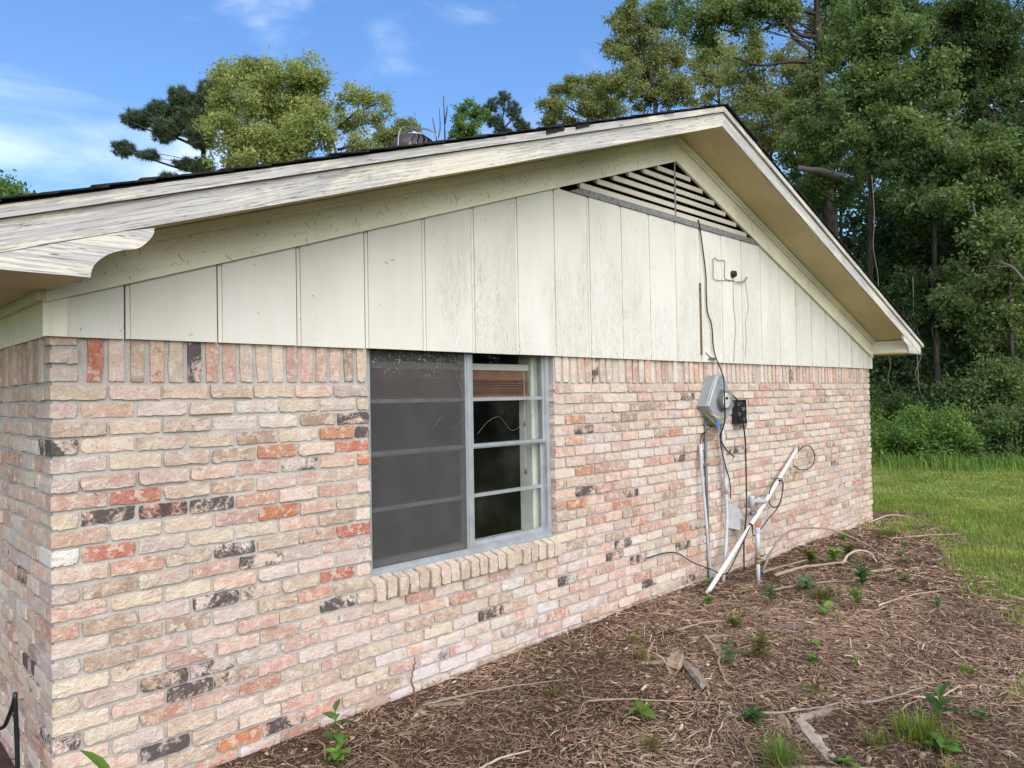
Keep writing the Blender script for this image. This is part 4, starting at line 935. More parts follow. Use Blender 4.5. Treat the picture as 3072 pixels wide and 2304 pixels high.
chunk((1.56, -.20), (1.70, -.30), .045, .025, 'grey', 'flat grey wood piece at the wall foot', seed=6)
chunk((3.50, -1.99), (3.66, -2.14), .04, .018, 'orange', 'orange split wood piece near the pale tuft', seed=7)
chunk((3.72, -2.14), (3.80, -2.26), .05, .03, 'tan', 'curled tan bark piece right of the orange wood', seed=8)
chunk((3.75, -.92), (3.95, -1.08), .07, .045, 'dark', 'dark rotten log under the broadleaf weed', 'split_log', 'log', 9)
chunk((2.72, -.66), (2.88, -.80), .05, .03, 'grey', 'weathered slab above the tan broken log', seed=10)
chunk((3.45, -.78), (3.25, -.62), .05, .03, 'grey', 'grey bark strip beyond the bent branch', seed=11)
chunk((2.45, -1.62), (2.62, -1.5), .05, .02, 'tan', 'flat tan bark flake above the white barked slab', seed=12)
chunk((5.55, -.80), (5.85, -.95), .04, .025, 'tan', 'flat tan board behind the bushy weed', 'board_scrap', 'plank', 13, 6, .1)

# ------------------------------------------------------------------ mulch litter: thousands of shreds, one mass
def litter(n, region, lo, hi, wlo, whi, seed, name, label):
    r_ = np.random.default_rng(seed)
    x, y = region(r_, n); k = (lawn_side(x, y) < .12+r_.exponential(.12, len(x)))&(y < -.012)|((x > WX+.03)&(lawn_side(x, y) < .1)); k2 = r_.random(len(x)) < np.clip(1.65-1.7*(.6*vnoise(x, y, .38, 21)+.4*vnoise(x, y, .13, 22)), .3, 1); k = k&k2; x, y = x[k], y[k]; n = len(x)
    L = np.exp(r_.uniform(np.log(lo), np.log(hi), n)); w = r_.uniform(wlo, whi, n); fl = vnoise(x, y, .45, 5)*6.28; az = np.where(r_.random(n) < .55, fl+r_.normal(0, .5, n), r_.uniform(0, 6.28, n))
    el = r_.normal(0, .16, n); z = gz(x, y)+.004+np.abs(r_.normal(0, .008, n))+np.abs(np.sin(el))*L*.4; bow = r_.normal(0, .08, n)*L; side = r_.normal(0, .12, n)*L
    d = np.stack([np.cos(az)*np.cos(el), np.sin(az)*np.cos(el), np.sin(el)], 1); s_ = np.stack([-np.sin(az), np.cos(az), r_.normal(0, .35, n)], 1); s_ /= np.linalg.norm(s_, axis=1)[:, None]
    o = np.stack([x, y, z], 1); u = np.array((0, 0, 1.))
    A = o-d*L[:, None]/2; B = o+u*bow[:, None]+s_*side[:, None]; C_ = o+d*L[:, None]/2; W_ = s_*w[:, None]/2
    th = u*(w*.45)[:, None]
    V = np.stack([A-W_*.6, A+th*.4, A+W_*.6, B-W_, B+th, B+W_, C_-W_*.4, C_+th*.3, C_+W_*.4], 1).reshape(-1, 3)
    b = np.arange(n)[:, None]*9; F = np.concatenate([b+np.array(q) for q in ((0, 1, 4, 3), (1, 2, 5, 4), (3, 4, 7, 6), (4, 5, 8, 7))], 0)
    pal = np.array([(.30, .205, .138), (.215, .138, .09), (.36, .265, .185), (.13, .078, .052), (.44, .35, .26), (.21, .10, .065), (.085, .055, .04)]); pr = np.array([.27, .24, .17, .12, .07, .08, .05])
    c = pal[r_.choice(len(pal), n, p=pr)]*r_.uniform(.75, 1.2, n)[:, None]*(1+.5*(vnoise(x, y, .6, 9)-.5))[:, None]
    np_mesh(name, V, F, M['litter'], None, np.repeat(c, 9, 0), label=label, cat='litter', kind='stuff')
def near_reg(r_, n):
    # denser towards the viewer
    x = .3+5.0*r_.random(n)**1.15; y = -2.7*r_.random(n)**.9; return x, y
def far_reg(r_, n): return r_.uniform(3.5, 10.5, n), r_.uniform(-2.6, .9, n)
litter(105000, near_reg, .010, .075, .0016, .0048, 1, 'mulch_litter', 'brown shredded mulch and twigs covering the ground by the wall')
litter(26000, far_reg, .025, .12, .004, .009, 2, 'mulch_litter', 'brown twig litter on the far mulch towards the lawn')
def chips(r_, n): x = .5+6.5*r_.random(n); return x, -2.6*r_.random(n)
litter(1900, chips, .06, .24, .003, .008, 3, 'twig_litter', 'long thin twigs scattered through the mulch')
litter(3200, chips, .018, .07, .008, .022, 4, 'bark_litter', 'flat bark chips scattered through the mulch')

# ------------------------------------------------------------------ lawn
def lawn(n, reg, hlo, hhi, wd, seed, name, label, tones):
    r_ = np.random.default_rng(seed); x, y = reg(r_, n); d = lawn_side(x, y); k = (d > -.1+r_.exponential(.10, len(x)))&~((x < WX+.05)&(y > -.02)); x, y, d = x[k], y[k], d[k]; n = len(x)
    h = r_.uniform(hlo, hhi, n)*(.55+.9*vnoise(x, y, .5, 12))*(1+.6*np.clip((np.hypot(x-8, y)-6.2)/2, 0, 1)); az = r_.uniform(0, 6.28, n); ln = r_.uniform(.15, .9, n)
    o = np.stack([x, y, gz(x, y)-.005], 1); dr = np.stack([np.cos(az), np.sin(az), 0*az], 1); s_ = np.stack([-dr[:, 1], dr[:, 0], 0*az], 1)*(wd*r_.uniform(.6, 1.3, n))[:, None]; u = np.array((0, 0, 1.))
    m_ = o+u*(h*.6)[:, None]+dr*(h*.25*ln)[:, None]; t_ = o+u*(h*(1-.3*ln))[:, None]+dr*(h*.75*ln)[:, None]
    V = np.stack([o-s_, o+s_, m_+s_*.75, m_-s_*.75, t_], 1).reshape(-1, 3); b = np.arange(n)[:, None]*5
    F = np.concatenate([b+np.array(q) for q in ((0, 1, 2), (0, 2, 3), (3, 2, 4))], 0)
    v = vnoise(x, y, .9, 14)[:, None]; c = np.array(tones[0])*(1-v)+np.array(tones[1])*v; c = c*r_.uniform(.7, 1.3, n)[:, None]; dry = r_.random(n) < .06+.30*np.clip(vnoise(x, y, 1.6, 41)-.55, 0, 1)*2; c[dry] = np.array((.36, .31, .15)); c = c*(.8+.4*vnoise(x, y, .28, 42))[:, None]
    np_mesh(name, V, F, M['grass'], None, np.repeat(c, 5, 0), label=label, cat='grass', kind='stuff')
def l_near(r_, n): return r_.uniform(3.5, 10.5, n), r_.uniform(-3.6, 1.6, n)
def l_far(r_, n): x = 9.5+9.5*r_.random(n); return x, r_.uniform(-3.5, 5.5, n)
lawn(95000, l_near, .03, .075, .0028, 1, 'grass_lawn', 'green lawn grass fringing the mulch at right', ((.215, .32, .065), (.30, .36, .085)))
lawn(190000, l_far, .022, .05, .0065, 2, 'grass_lawn', 'mown green lawn between the house corner and the woods', ((.25, .345, .085), (.35, .385, .11)))
TREES = {
 'pine_left': ([[10.88,33.57,15.02,0.68,0.43],[10.47,33.96,13.57,0.62,0.35],[11.57,32.44,15.18,0.74,0.49],[12.16,31.42,15.66,0.74,0.56],[11.52,31.67,14.08,0.74,0.56],[12.54,31.19,14.82,0.87,0.74],[13.17,30.61,15.81,0.74,0.74],[12.71,30.43,13.8,0.74,0.62],[11.0,32.53,13.08,0.56,0.22],[12.03,32.49,12.18,0.49,0.17],[12.49,31.75,12.72,0.62,0.31],[15.72,31.04,18.05,0.99,0.37],[14.6,32.17,17.36,0.74,0.62],[12.86,30.83,12.46,0.56,0.43]],
   [[13.09,30.98,0.0],[13.09,30.98,11.67],[13.01,31.04,12.91],[13.05,30.96,14.39],[13.4,30.57,15.87],[14.46,29.5,16.83]],0.28,[[[13.01,31.05,12.29],[12.17,31.87,12.56],[11.12,32.91,13.08],[10.24,33.77,13.6]],[[13.01,31.03,13.4],[12.0,32.01,14.05],[11.3,32.7,14.31],[10.51,33.47,14.83]],[[13.05,30.96,14.15],[12.44,31.55,15.15],[11.65,32.32,15.66]]]),
 'broad_left': ([[11.8,25.22,14.3,0.63,0.63],[12.35,24.28,14.37,0.84,0.63],[13.93,22.76,14.66,0.79,0.63],[13.18,23.49,13.94,0.95,0.74],[12.29,25.84,13.66,0.95,0.74],[12.95,24.41,13.2,1.16,0.84],[14.16,23.19,13.69,0.74,0.74],[11.45,25.19,12.18,0.84,0.63],[12.69,24.8,12.17,1.16,0.74],[13.08,22.93,11.86,1.05,0.84],[13.84,22.24,12.38,0.74,0.74],[12.14,25.56,11.37,0.95,0.42],[12.61,23.33,11.03,1.16,0.42],[14.1,23.57,11.53,0.63,0.32]],
   [[12.9,24.17,0.0],[12.9,24.17,9.71],[12.9,24.13,11.19],[12.83,24.17,12.46],[13.13,23.84,13.71]],0.2,[[[12.9,24.12,11.4],[12.23,24.78,11.94],[11.63,25.36,12.49]],[[12.87,24.16,11.61],[13.73,23.28,12.43],[14.18,22.81,13.48]]]),
 'broad_loose': ([[15.93,22.66,14.14,0.6,0.49],[16.7,22.28,13.9,0.55,0.49],[15.69,23.12,13.43,0.6,0.44],[15.77,22.27,12.17,0.65,0.38],[16.63,21.62,13.25,0.31,0.31],[16.29,22.64,13.34,0.55,0.44],[14.82,22.92,12.28,0.44,0.55],[16.44,22.32,12.18,0.44,0.27]],
   [[15.34,23.13,0.0],[15.34,23.13,10.38],[15.31,23.14,11.69],[15.08,23.34,12.79],[14.92,23.48,13.67]],0.15,[[[15.35,23.1,11.91],[15.93,22.51,12.11],[16.39,22.05,12.27]],[[15.15,23.27,12.57],[15.77,22.64,13.32],[16.55,21.86,13.84]]]),
 'broad_far': ([[24.15,30.8,16.97,0.84,0.58],[24.0,32.17,16.84,0.53,0.73],[24.63,30.44,17.3,0.49,0.37],[24.18,31.63,16.43,0.76,0.46]],
   [[24.08,31.29,0.0],[24.08,31.29,13.86],[24.08,31.25,15.69],[24.08,31.22,16.92]],0.15,[]),
 'snag': ([],
   [[22.35,24.55,0.0],[22.35,24.55,13.66],[22.35,24.53,14.43],[22.33,24.53,15.35],[22.3,24.54,16.59]],0.11,[[[22.35,24.54,14.2],[22.59,24.29,14.73],[22.78,24.08,15.65],[22.83,24.02,16.03]],[[22.09,24.79,14.21],[22.01,24.86,14.75],[21.9,24.95,15.52]],[[22.35,24.55,13.81],[22.09,24.79,14.21],[22.18,24.69,14.97],[22.15,24.7,15.97]],[[22.35,24.52,15.2],[22.42,24.44,15.81],[22.43,24.42,16.12]]]),
 'sapling_mid': ([[25.99,27.14,17.48,0.47,0.56],[25.9,26.26,17.45,0.38,0.38],[25.74,27.14,16.11,0.51,0.3],[25.75,26.25,16.3,0.56,0.47],[26.24,26.26,17.03,0.34,0.34],[25.3,26.88,16.62,0.26,0.34]],
   [[26.05,26.49,0.0],[26.05,26.49,14.98],[25.99,26.52,16.26],[25.81,26.67,17.38]],0.1,[]),
 'pine_mid': ([[30.76,29.58,19.95,0.59,0.49],[31.45,29.44,20.5,0.59,0.37],[31.88,29.2,19.75,0.54,0.59],[31.75,28.54,18.74,0.54,0.44],[30.76,29.61,18.79,0.59,0.54],[31.8,29.86,18.52,0.79,0.39],[30.31,29.98,19.36,0.49,0.54],[32.27,28.37,18.53,0.3,0.3]],
   [[31.17,29.81,0.0],[31.17,29.81,16.97],[31.17,29.77,18.44],[31.38,29.54,19.52],[31.45,29.45,20.5]],0.2,[[[31.17,29.78,18.34],[31.73,29.2,19.12],[32.01,28.91,19.9]],[[31.21,29.73,18.74],[30.75,30.16,19.53]]]),
 'broad_skyline': ([[28.83,23.3,17.37,0.56,0.47],[29.79,23.33,18.51,0.56,0.47],[29.02,22.91,16.96,0.68,0.64],[29.7,22.35,18.43,0.47,0.47],[30.41,21.83,18.73,0.64,0.47],[29.99,21.94,17.62,0.77,0.73],[31.3,21.45,18.7,0.6,0.56],[30.48,21.39,16.9,0.68,0.51],[29.15,23.84,16.75,0.47,0.38],[30.1,22.96,16.74,0.68,0.38],[30.84,20.71,17.14,0.68,0.68]],
   [[30.78,21.79,0.0],[30.78,21.79,14.86],[30.78,21.74,16.57],[30.54,21.95,17.86],[30.54,21.94,18.63]],0.2,[[[30.78,21.74,16.74],[29.81,22.69,17.45],[29.33,23.15,18.15]],[[30.78,21.73,17.08],[31.27,21.23,17.93]]]),
 'broad_olive': ([[25.02,15.27,18.17,0.53,0.49],[24.57,15.67,17.09,0.45,0.45],[25.14,15.17,17.44,0.61,0.61],[25.16,14.21,17.48,0.69,0.53],[24.12,15.25,16.05,0.37,0.37],[25.76,15.04,16.43,0.89,0.69],[26.0,14.04,16.4,0.73,0.69],[24.13,14.8,14.78,0.77,0.53],[26.15,14.64,15.5,0.97,0.69],[24.46,16.16,14.82,0.61,0.53],[26.04,13.45,14.42,0.73,0.49],[25.76,14.7,14.07,0.97,0.37]],
   [[25.58,14.32,0.0],[25.58,14.32,12.76],[25.58,14.29,13.9],[25.46,14.38,15.04],[25.17,14.63,16.42],[24.94,14.83,17.81]],0.22,[[[25.58,14.29,14.06],[24.94,14.91,14.48],[24.54,15.29,15.06]],[[25.52,14.33,14.71],[26.1,13.74,15.59],[26.21,13.6,16.48]]]),
 'broad_yellow': ([[30.0,14.72,17.6,0.8,0.67],[29.96,13.8,17.8,0.8,0.62],[30.3,14.12,16.4,0.62,0.62],[30.96,13.67,17.54,0.62,0.53],[29.71,14.58,16.38,0.53,0.62],[29.79,14.35,15.6,0.36,0.36]],
   [[30.25,13.88,0.0],[30.25,13.88,13.8],[30.24,13.86,15.22],[30.22,13.85,16.2],[30.14,13.91,17.36]],0.19,[]),
 'broad_olive2': ([[25.73,10.27,14.3,0.73,0.62],[26.34,9.97,13.41,0.77,0.7],[25.22,10.2,12.87,0.59,0.48],[25.4,9.39,11.95,0.77,0.62],[26.66,9.14,12.8,0.62,0.62],[26.09,8.99,11.43,0.7,0.55],[26.31,9.7,11.16,0.59,0.4],[26.67,8.74,13.71,0.48,0.62],[25.75,9.8,14.88,0.66,0.44],[27.03,9.33,14.76,0.59,0.51],[27.27,8.82,12.27,0.37,0.66]],
   [[26.16,9.59,0.0],[26.16,9.59,9.4],[26.31,9.4,11.15],[26.26,9.43,12.03],[26.11,9.56,12.92],[26.0,9.64,13.95]],0.16,[[[26.26,9.44,11.6],[26.78,8.9,12.32],[27.2,8.47,13.04]],[[26.16,9.52,12.62],[25.59,10.07,13.3],[25.27,10.36,13.82]],[[26.31,9.4,11.01],[25.9,9.82,10.72]]]),
 'trunk_dark': ([[19.29,9.38,13.82,0.8,0.44],[19.76,8.68,13.35,0.88,0.44],[20.04,7.73,13.37,0.95,0.44],[21.01,7.3,13.63,0.8,0.44],[22.05,6.72,13.86,0.8,0.4],[20.46,7.5,12.93,0.58,0.33],[23.21,6.02,13.79,0.66,0.58],[23.21,5.9,12.91,0.44,0.58],[21.01,6.85,13.6,0.73,0.36],[20.57,8.48,14.16,0.88,0.29],[22.1,6.19,9.37,0.44,0.44],[22.95,5.94,9.95,0.36,0.44],[21.98,6.3,8.65,0.51,0.33],[22.31,6.68,8.0,0.58,0.44],[22.86,6.47,7.68,0.58,0.36],[22.92,6.21,11.81,0.31,0.44],[22.44,6.3,12.14,0.29,0.29],[22.33,5.97,10.75,0.33,0.4],[22.58,5.98,10.09,0.33,0.36],[22.14,6.3,11.6,0.29,0.29],[22.44,6.66,11.22,0.36,0.36],[21.85,6.57,10.44,0.44,0.36],[22.26,6.46,10.22,0.36,0.36],[22.57,5.95,12.5,0.29,0.36]],
   [[22.76,6.04,0.0],[22.76,6.04,4.5],[22.73,5.99,7.42],[22.63,6.05,9.24],[22.55,6.09,10.7],[22.5,6.11,12.16],[22.45,6.11,13.99],[22.45,6.09,15.08]],0.36,[[[22.37,6.23,12.35],[21.96,6.63,12.76],[21.78,6.8,13.17],[21.49,7.08,13.25],[21.03,7.55,12.97],[20.25,8.32,13.1]],[[22.43,6.19,12.02],[21.8,6.81,12.04],[21.18,7.43,11.94],[20.56,8.04,12.21]],[[22.45,6.14,12.82],[22.06,6.53,12.9],[21.6,6.98,13.43],[20.98,7.6,13.37]],[[22.27,6.43,8.56],[22.63,6.07,8.59],[23.02,5.69,8.39]],[[22.45,6.13,13.55],[21.91,6.66,13.71],[21.08,7.48,13.73]]]),
 'center_green': ([[19.12,3.66,11.19,0.62,0.44],[18.81,2.91,10.44,0.67,0.5],[18.98,3.41,10.21,0.7,0.44],[19.47,2.68,10.76,0.38,0.32],[18.29,3.63,9.36,0.59,0.38],[18.93,3.2,9.12,0.7,0.44],[19.33,2.87,9.72,0.62,0.38],[18.87,3.63,8.53,0.65,0.44],[19.73,2.9,9.08,0.5,0.44],[18.58,3.0,8.04,0.67,0.44],[18.41,3.6,7.7,0.59,0.38],[19.45,3.07,7.68,0.7,0.44],[18.16,3.82,8.92,0.32,0.26],[19.52,3.44,11.73,0.65,0.35]],
   [[18.9,3.53,0.0],[18.9,3.53,4.19],[18.91,3.48,6.25],[18.86,3.48,7.77],[18.93,3.4,8.83],[19.01,3.29,9.82],[19.08,3.2,10.82]],0.1,[[[18.91,3.42,8.48],[19.16,3.16,8.94],[19.49,2.82,9.4]],[[18.93,3.39,8.95],[18.66,3.65,9.42],[18.41,3.89,9.78]]]),
 'right_green': ([[18.38,1.71,9.04,0.4,0.35],[18.59,1.87,8.5,0.46,0.35],[18.51,1.53,8.04,0.3,0.32],[17.89,1.81,7.54,0.57,0.35],[19.06,1.83,7.33,0.62,0.35],[18.16,2.18,6.95,0.65,0.4],[18.64,1.84,6.53,0.65,0.4],[18.93,1.42,6.82,0.57,0.35],[18.14,2.1,5.95,0.59,0.32]],
   [[18.39,1.93,0.0],[18.39,1.93,3.95],[18.39,1.89,5.84],[18.35,1.89,7.19],[18.43,1.79,8.26],[18.47,1.73,9.07]],0.08,[[[18.39,1.88,6.11],[18.08,2.17,6.6],[17.7,2.55,6.83],[17.51,2.73,7.05]]]),
 'right_dark': ([[26.82,4.47,14.41,0.59,0.48],[28.41,3.81,14.89,0.91,0.44],[28.22,2.74,14.4,0.91,0.52],[28.51,2.09,13.7,0.67,0.67],[28.19,2.89,13.42,0.83,0.52],[29.44,2.48,13.04,0.83,0.67],[28.84,3.19,12.53,0.83,0.59],[29.37,2.16,11.79,0.48,0.56],[28.43,2.79,11.4,0.59,0.4],[28.7,3.42,13.38,0.67,0.48],[29.52,2.72,12.26,0.75,0.52],[27.14,4.22,13.64,0.32,0.32]],
   [[29.66,1.98,0.0],[29.66,1.98,5.43],[29.55,2.02,8.2],[29.13,2.4,9.88],[28.76,2.74,10.84],[28.48,3.0,11.56],[28.31,3.13,12.99]],0.3,[[[29.13,2.4,9.88],[29.38,2.12,10.98],[29.33,2.15,12.17]],[[28.59,2.9,11.24],[29.05,2.43,11.94],[29.38,2.08,12.57]]]),
 'right_low': ([[17.69,0.91,6.93,0.48,0.28],[18.2,0.6,6.57,0.53,0.33],[18.19,0.27,6.13,0.38,0.38],[18.02,0.88,5.98,0.56,0.38],[17.47,1.29,5.66,0.53,0.28],[18.01,0.37,5.52,0.48,0.33],[18.31,0.19,6.89,0.3,0.3],[16.19,0.43,4.89,0.3,0.2],[16.57,0.21,4.45,0.3,0.23],[16.18,0.59,4.55,0.25,0.2],[16.73,0.04,4.72,0.25,0.25]],
   [[18.46,0.47,0.0],[18.46,0.47,3.53],[18.42,0.46,5.05],[18.39,0.48,5.81],[18.17,0.68,6.48]],0.07,[[[18.75,0.14,4.99],[18.53,0.35,5.35],[18.31,0.56,5.66],[18.17,0.69,6.07],[18.1,0.75,6.38]],[[18.31,0.56,5.66],[18.49,0.37,6.06],[18.6,0.25,6.36]]]),
 'under_a': ([[20.22,3.38,6.17,0.74,0.52],[20.51,2.8,5.43,0.7,0.55],[20.11,3.36,5.32,0.59,0.59],[20.17,2.11,5.7,0.81,0.63],[21.59,1.82,5.42,0.81,0.7],[21.19,2.73,4.75,0.63,0.52],[20.93,2.07,4.56,0.74,0.59]],
   [[20.2,3.05,0.0],[20.2,3.0,1.8],[20.26,2.91,3.56],[20.26,2.87,5.04]],0.13,[]),
 'under_b': ([[18.54,0.84,4.07,0.7,0.54],[18.65,0.56,3.35,0.51,0.48],[17.91,1.15,3.67,0.58,0.38],[18.33,1.48,3.1,0.51,0.29],[18.78,0.82,2.81,0.58,0.38],[19.58,0.65,2.51,0.38,0.45],[18.85,1.17,2.52,0.51,0.22]],
   [[18.82,0.9,0.0],[18.78,0.91,1.35],[18.78,0.87,2.63],[18.64,0.98,3.72]],0.07,[]),
 'under_c': ([[18.86,3.19,1.94,0.49,0.49],[18.75,3.23,1.23,0.49,0.42],[18.54,2.77,1.51,0.42,0.49],[18.85,2.5,1.09,0.49,0.35],[18.86,3.05,2.35,0.35,0.28]],
   [[18.76,3.08,0.0],[18.76,3.05,0.95],[18.71,3.07,1.93]],0.06,[]),
 'under_d': ([[18.09,0.65,1.97,0.53,0.4],[18.45,0.42,1.47,0.37,0.43],[18.04,1.02,1.54,0.5,0.34],[17.62,1.36,1.37,0.56,0.34],[18.3,0.76,1.22,0.56,0.31]],
   [[18.3,0.71,0.0],[18.3,0.69,0.98],[18.23,0.73,1.72]],0.05,[]),
 'back_a': ([[27.73,5.56,5.36,1.26,1.15],[28.4,4.23,4.46,1.36,1.26],[28.38,5.16,3.12,1.26,1.15],[30.11,3.96,3.11,1.26,1.15],[29.8,2.97,4.94,1.26,1.15],[30.53,3.0,2.65,1.15,1.15],[31.31,4.83,1.89,1.36,0.94],[29.15,6.28,1.93,1.15,1.05]],
   [[30.18,4.43,0.0],[30.18,4.36,2.3],[30.07,4.42,4.18]],0.2,[]),
 'back_b': ([[33.08,4.16,6.83,1.46,1.24],[31.06,5.23,6.74,1.35,1.24],[32.84,3.02,5.54,1.13,1.24],[33.55,4.58,1.9,1.46,1.01],[34.9,3.48,2.1,1.13,1.13],[31.63,5.9,1.93,1.35,1.01],[32.95,4.77,4.4,1.01,1.13]],
   [[31.18,6.26,0.0],[31.18,6.18,2.38],[31.27,6.01,5.76]],0.2,[]),
 'back_c': ([[33.35,7.53,4.67,1.32,1.32],[35.31,4.11,3.78,1.44,1.44],[33.33,5.3,3.08,1.44,1.44],[33.08,6.45,4.8,1.2,1.2],[37.87,3.78,3.88,0.96,1.44],[33.58,7.59,0.51,1.44,0.84],[33.14,5.52,0.53,1.44,0.84],[35.13,4.15,0.48,1.44,0.84]],
   [[32.52,7.75,0.0],[32.53,7.66,2.46],[32.44,7.66,6.07]],0.2,[]),
 'vine_fill': ([[20.55,5.8,7.47,0.47,0.47],[20.46,5.87,8.7,0.5,0.37],[20.97,5.2,8.98,0.43,0.4],[20.49,4.78,7.7,0.53,0.4],[20.58,4.65,6.9,0.63,0.43],[20.68,5.0,9.66,0.3,0.33],[21.01,5.29,8.4,0.4,0.4],[21.28,5.09,8.69,0.4,0.4],[20.3,5.58,9.19,0.33,0.3],[20.06,6.05,8.18,0.33,0.27],[19.75,5.96,8.76,0.3,0.27]],
   [[20.93,5.03,0.0],[20.93,5.03,4.57],[20.93,4.97,6.9],[20.84,5.03,8.23],[20.75,5.1,9.44]],0.09,[]),
 'olive_fill': ([[31.51,10.39,16.31,0.52,0.69],[32.18,10.53,15.35,0.52,0.69],[32.01,10.77,13.2,0.6,0.6],[32.07,10.25,14.11,0.52,0.69],[32.06,10.12,12.52,0.52,0.6],[29.81,12.21,13.66,0.52,0.52],[30.37,12.25,12.86,0.52,0.35],[29.79,12.71,15.61,0.52,0.52],[27.72,14.18,15.99,0.52,0.6],[28.27,14.16,14.77,0.43,0.26]],
   [[31.86,10.96,0.0],[31.86,10.96,9.92],[31.86,10.9,12.51],[31.93,10.79,14.23],[32.05,10.63,16.13]],0.14,[]),
 'under_e': ([[18.45,2.27,3.24,0.51,0.34],[19.11,1.85,2.91,0.54,0.34],[19.19,1.4,3.21,0.48,0.34],[19.01,2.15,2.31,0.41,0.27],[18.78,2.6,4.05,0.48,0.41],[20.81,0.71,4.44,0.41,0.54],[20.14,0.63,5.16,0.48,0.48],[19.13,1.26,5.72,0.68,0.41],[18.64,2.2,5.82,0.61,0.41],[19.88,1.29,1.88,0.41,0.27],[19.14,1.71,2.02,0.41,0.24],[20.41,0.79,2.96,0.34,0.34]],
   [[19.33,1.81,0.0],[19.33,1.77,1.35],[19.28,1.77,3.05],[19.23,1.78,4.75]],0.08,[]),
 'back_d': ([[28.94,7.67,16.52,0.98,0.8],[28.31,6.11,15.68,1.15,0.8],[30.94,5.12,15.79,0.98,0.8],[31.42,4.15,15.42,0.98,0.8],[32.81,3.3,15.67,1.07,0.8],[32.01,2.53,13.53,0.89,0.89],[29.7,4.84,13.86,0.98,0.8],[30.69,4.19,12.98,0.98,0.8],[30.89,5.99,13.25,0.98,0.8],[28.83,6.34,13.57,0.98,0.8],[28.48,7.37,14.7,0.89,0.8],[29.04,7.82,12.0,0.89,0.8],[30.36,5.88,11.61,0.98,0.8],[31.13,3.87,11.78,0.98,0.8],[32.64,2.91,11.54,0.98,0.8],[28.33,6.37,12.12,0.98,0.8],[28.28,6.91,9.8,1.07,0.8],[29.81,5.44,9.77,1.07,0.8],[30.93,3.57,9.91,1.07,0.8]],
   [[29.96,5.91,0.0],[29.96,5.91,5.53],[29.96,5.83,8.64],[29.84,5.89,11.31],[29.96,5.7,13.97],[29.96,5.66,15.74]],0.22,[]),
}
# ------------------------------------------------------------------ trees
GRN = {'olive': ((.165, .20, .072), (.245, .25, .10)), 'yellow': ((.205, .25, .085), (.33, .35, .13)), 'mid': ((.098, .148, .056), (.17, .222, .08)), 'bright': ((.10, .18, .052), (.15, .225, .065)),
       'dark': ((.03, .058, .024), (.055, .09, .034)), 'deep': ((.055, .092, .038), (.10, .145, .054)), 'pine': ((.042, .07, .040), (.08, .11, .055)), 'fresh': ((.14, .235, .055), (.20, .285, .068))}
DK = 1.7
def foliage(r_, blobs, size, dens, tone, clump=1.0, asp=.5, up=.3):
    VV, CC = [], []; A, B = np.array(GRN[tone][0]), np.array(GRN[tone][1]); cl_all = []
    for (x, y, z, rx, rz) in blobs:
        rx, rz = rx*1.12, rz*1.12; area = math.pi*rx*rz; n = max(30, int(area*dens*DK)); nc = max(9, int(area*13*clump)); ry = (rx+rz)/2
        v = r_.normal(0, 1, (nc, 3)); v /= np.linalg.norm(v, axis=1)[:, None]; rad = r_.random(nc)**.42*np.where(r_.random(nc) < .16, 1.38, 1.0)
        cc = np.array((x, y, z))+v*rad[:, None]*np.array((rx, ry*1.15, rz)); cl_all.append(cc[:4])
        tone_c = np.clip(r_.normal(.5, .30, nc), 0, 1)
        w = r_.random(nc)**2.0+.06; idx = r_.choice(nc, n, p=w/w.sum()); sg = .07+.13*min(rx, rz)
        p = cc[idx]+r_.normal(0, 1, (n, 3))*np.array((sg*1.1, sg*1.1, sg*.85))
        nrm = r_.normal(0, 1, (n, 3))+np.array((0, 0, up)); nrm /= np.linalg.norm(nrm, axis=1)[:, None]
        d = np.cross(nrm, r_.normal(0, 1, (n, 3))); d /= np.linalg.norm(d, axis=1)[:, None]; s = np.cross(nrm, d); L = (size*1.18*r_.uniform(.6, 1.3, n))[:, None]; d *= L/2; s *= L*asp/2
        VV.append(np.stack([p-d, p+s-d*.1+nrm*L*.06, p+d, p-s-d*.1+nrm*L*.06], 1).reshape(-1, 3))
        c = A+(B-A)*tone_c[idx][:, None]; c = c*r_.uniform(.72, 1.3, n)[:, None]; CC.append(np.repeat(c, 4, 0))
    V = np.concatenate(VV); F = np.arange(len(V)).reshape(-1, 4); return V, F, np.concatenate(CC), cl_all
def needles(r_, blobs, dens, tone):
    VV, CC = [], []; A, B = np.array(GRN[tone][0]), np.array(GRN[tone][1]); cl_all = []
    for (x, y, z, rx, rz) in blobs:
        area = math.pi*rx*rz; nc = max(10, int(area*dens)); ry = (rx+rz)/2; v = r_.normal(0, 1, (nc, 3)); v /= np.linalg.norm(v, axis=1)[:, None]
        cc = np.array((x, y, z))+v*(r_.random(nc)**.5)[:, None]*np.array((rx, ry, rz)); cl_all.append(cc[:5]); k = 46; n = nc*k; p = np.repeat(cc, k, 0)+r_.normal(0, .035, (n, 3))
        d = r_.normal(0, 1, (n, 3))+np.array((0, 0, .55)); d /= np.linalg.norm(d, axis=1)[:, None]; s = np.cross(d, r_.normal(0, 1, (n, 3))); s /= np.linalg.norm(s, axis=1)[:, None]
        L = r_.uniform(.16, .30, n)[:, None]; VV.append(np.stack([p-s*.015, p+s*.015, p+d*L], 1).reshape(-1, 3))
        tn = np.repeat(np.clip(r_.normal(.5, .3, nc), 0, 1), k)[:, None]; CC.append(np.repeat((A+(B-A)*tn)*r_.uniform(.7, 1.3, n)[:, None], 3, 0))
    V = np.concatenate(VV); return V, np.arange(len(V)).reshape(-1, 3), np.concatenate(CC), cl_all
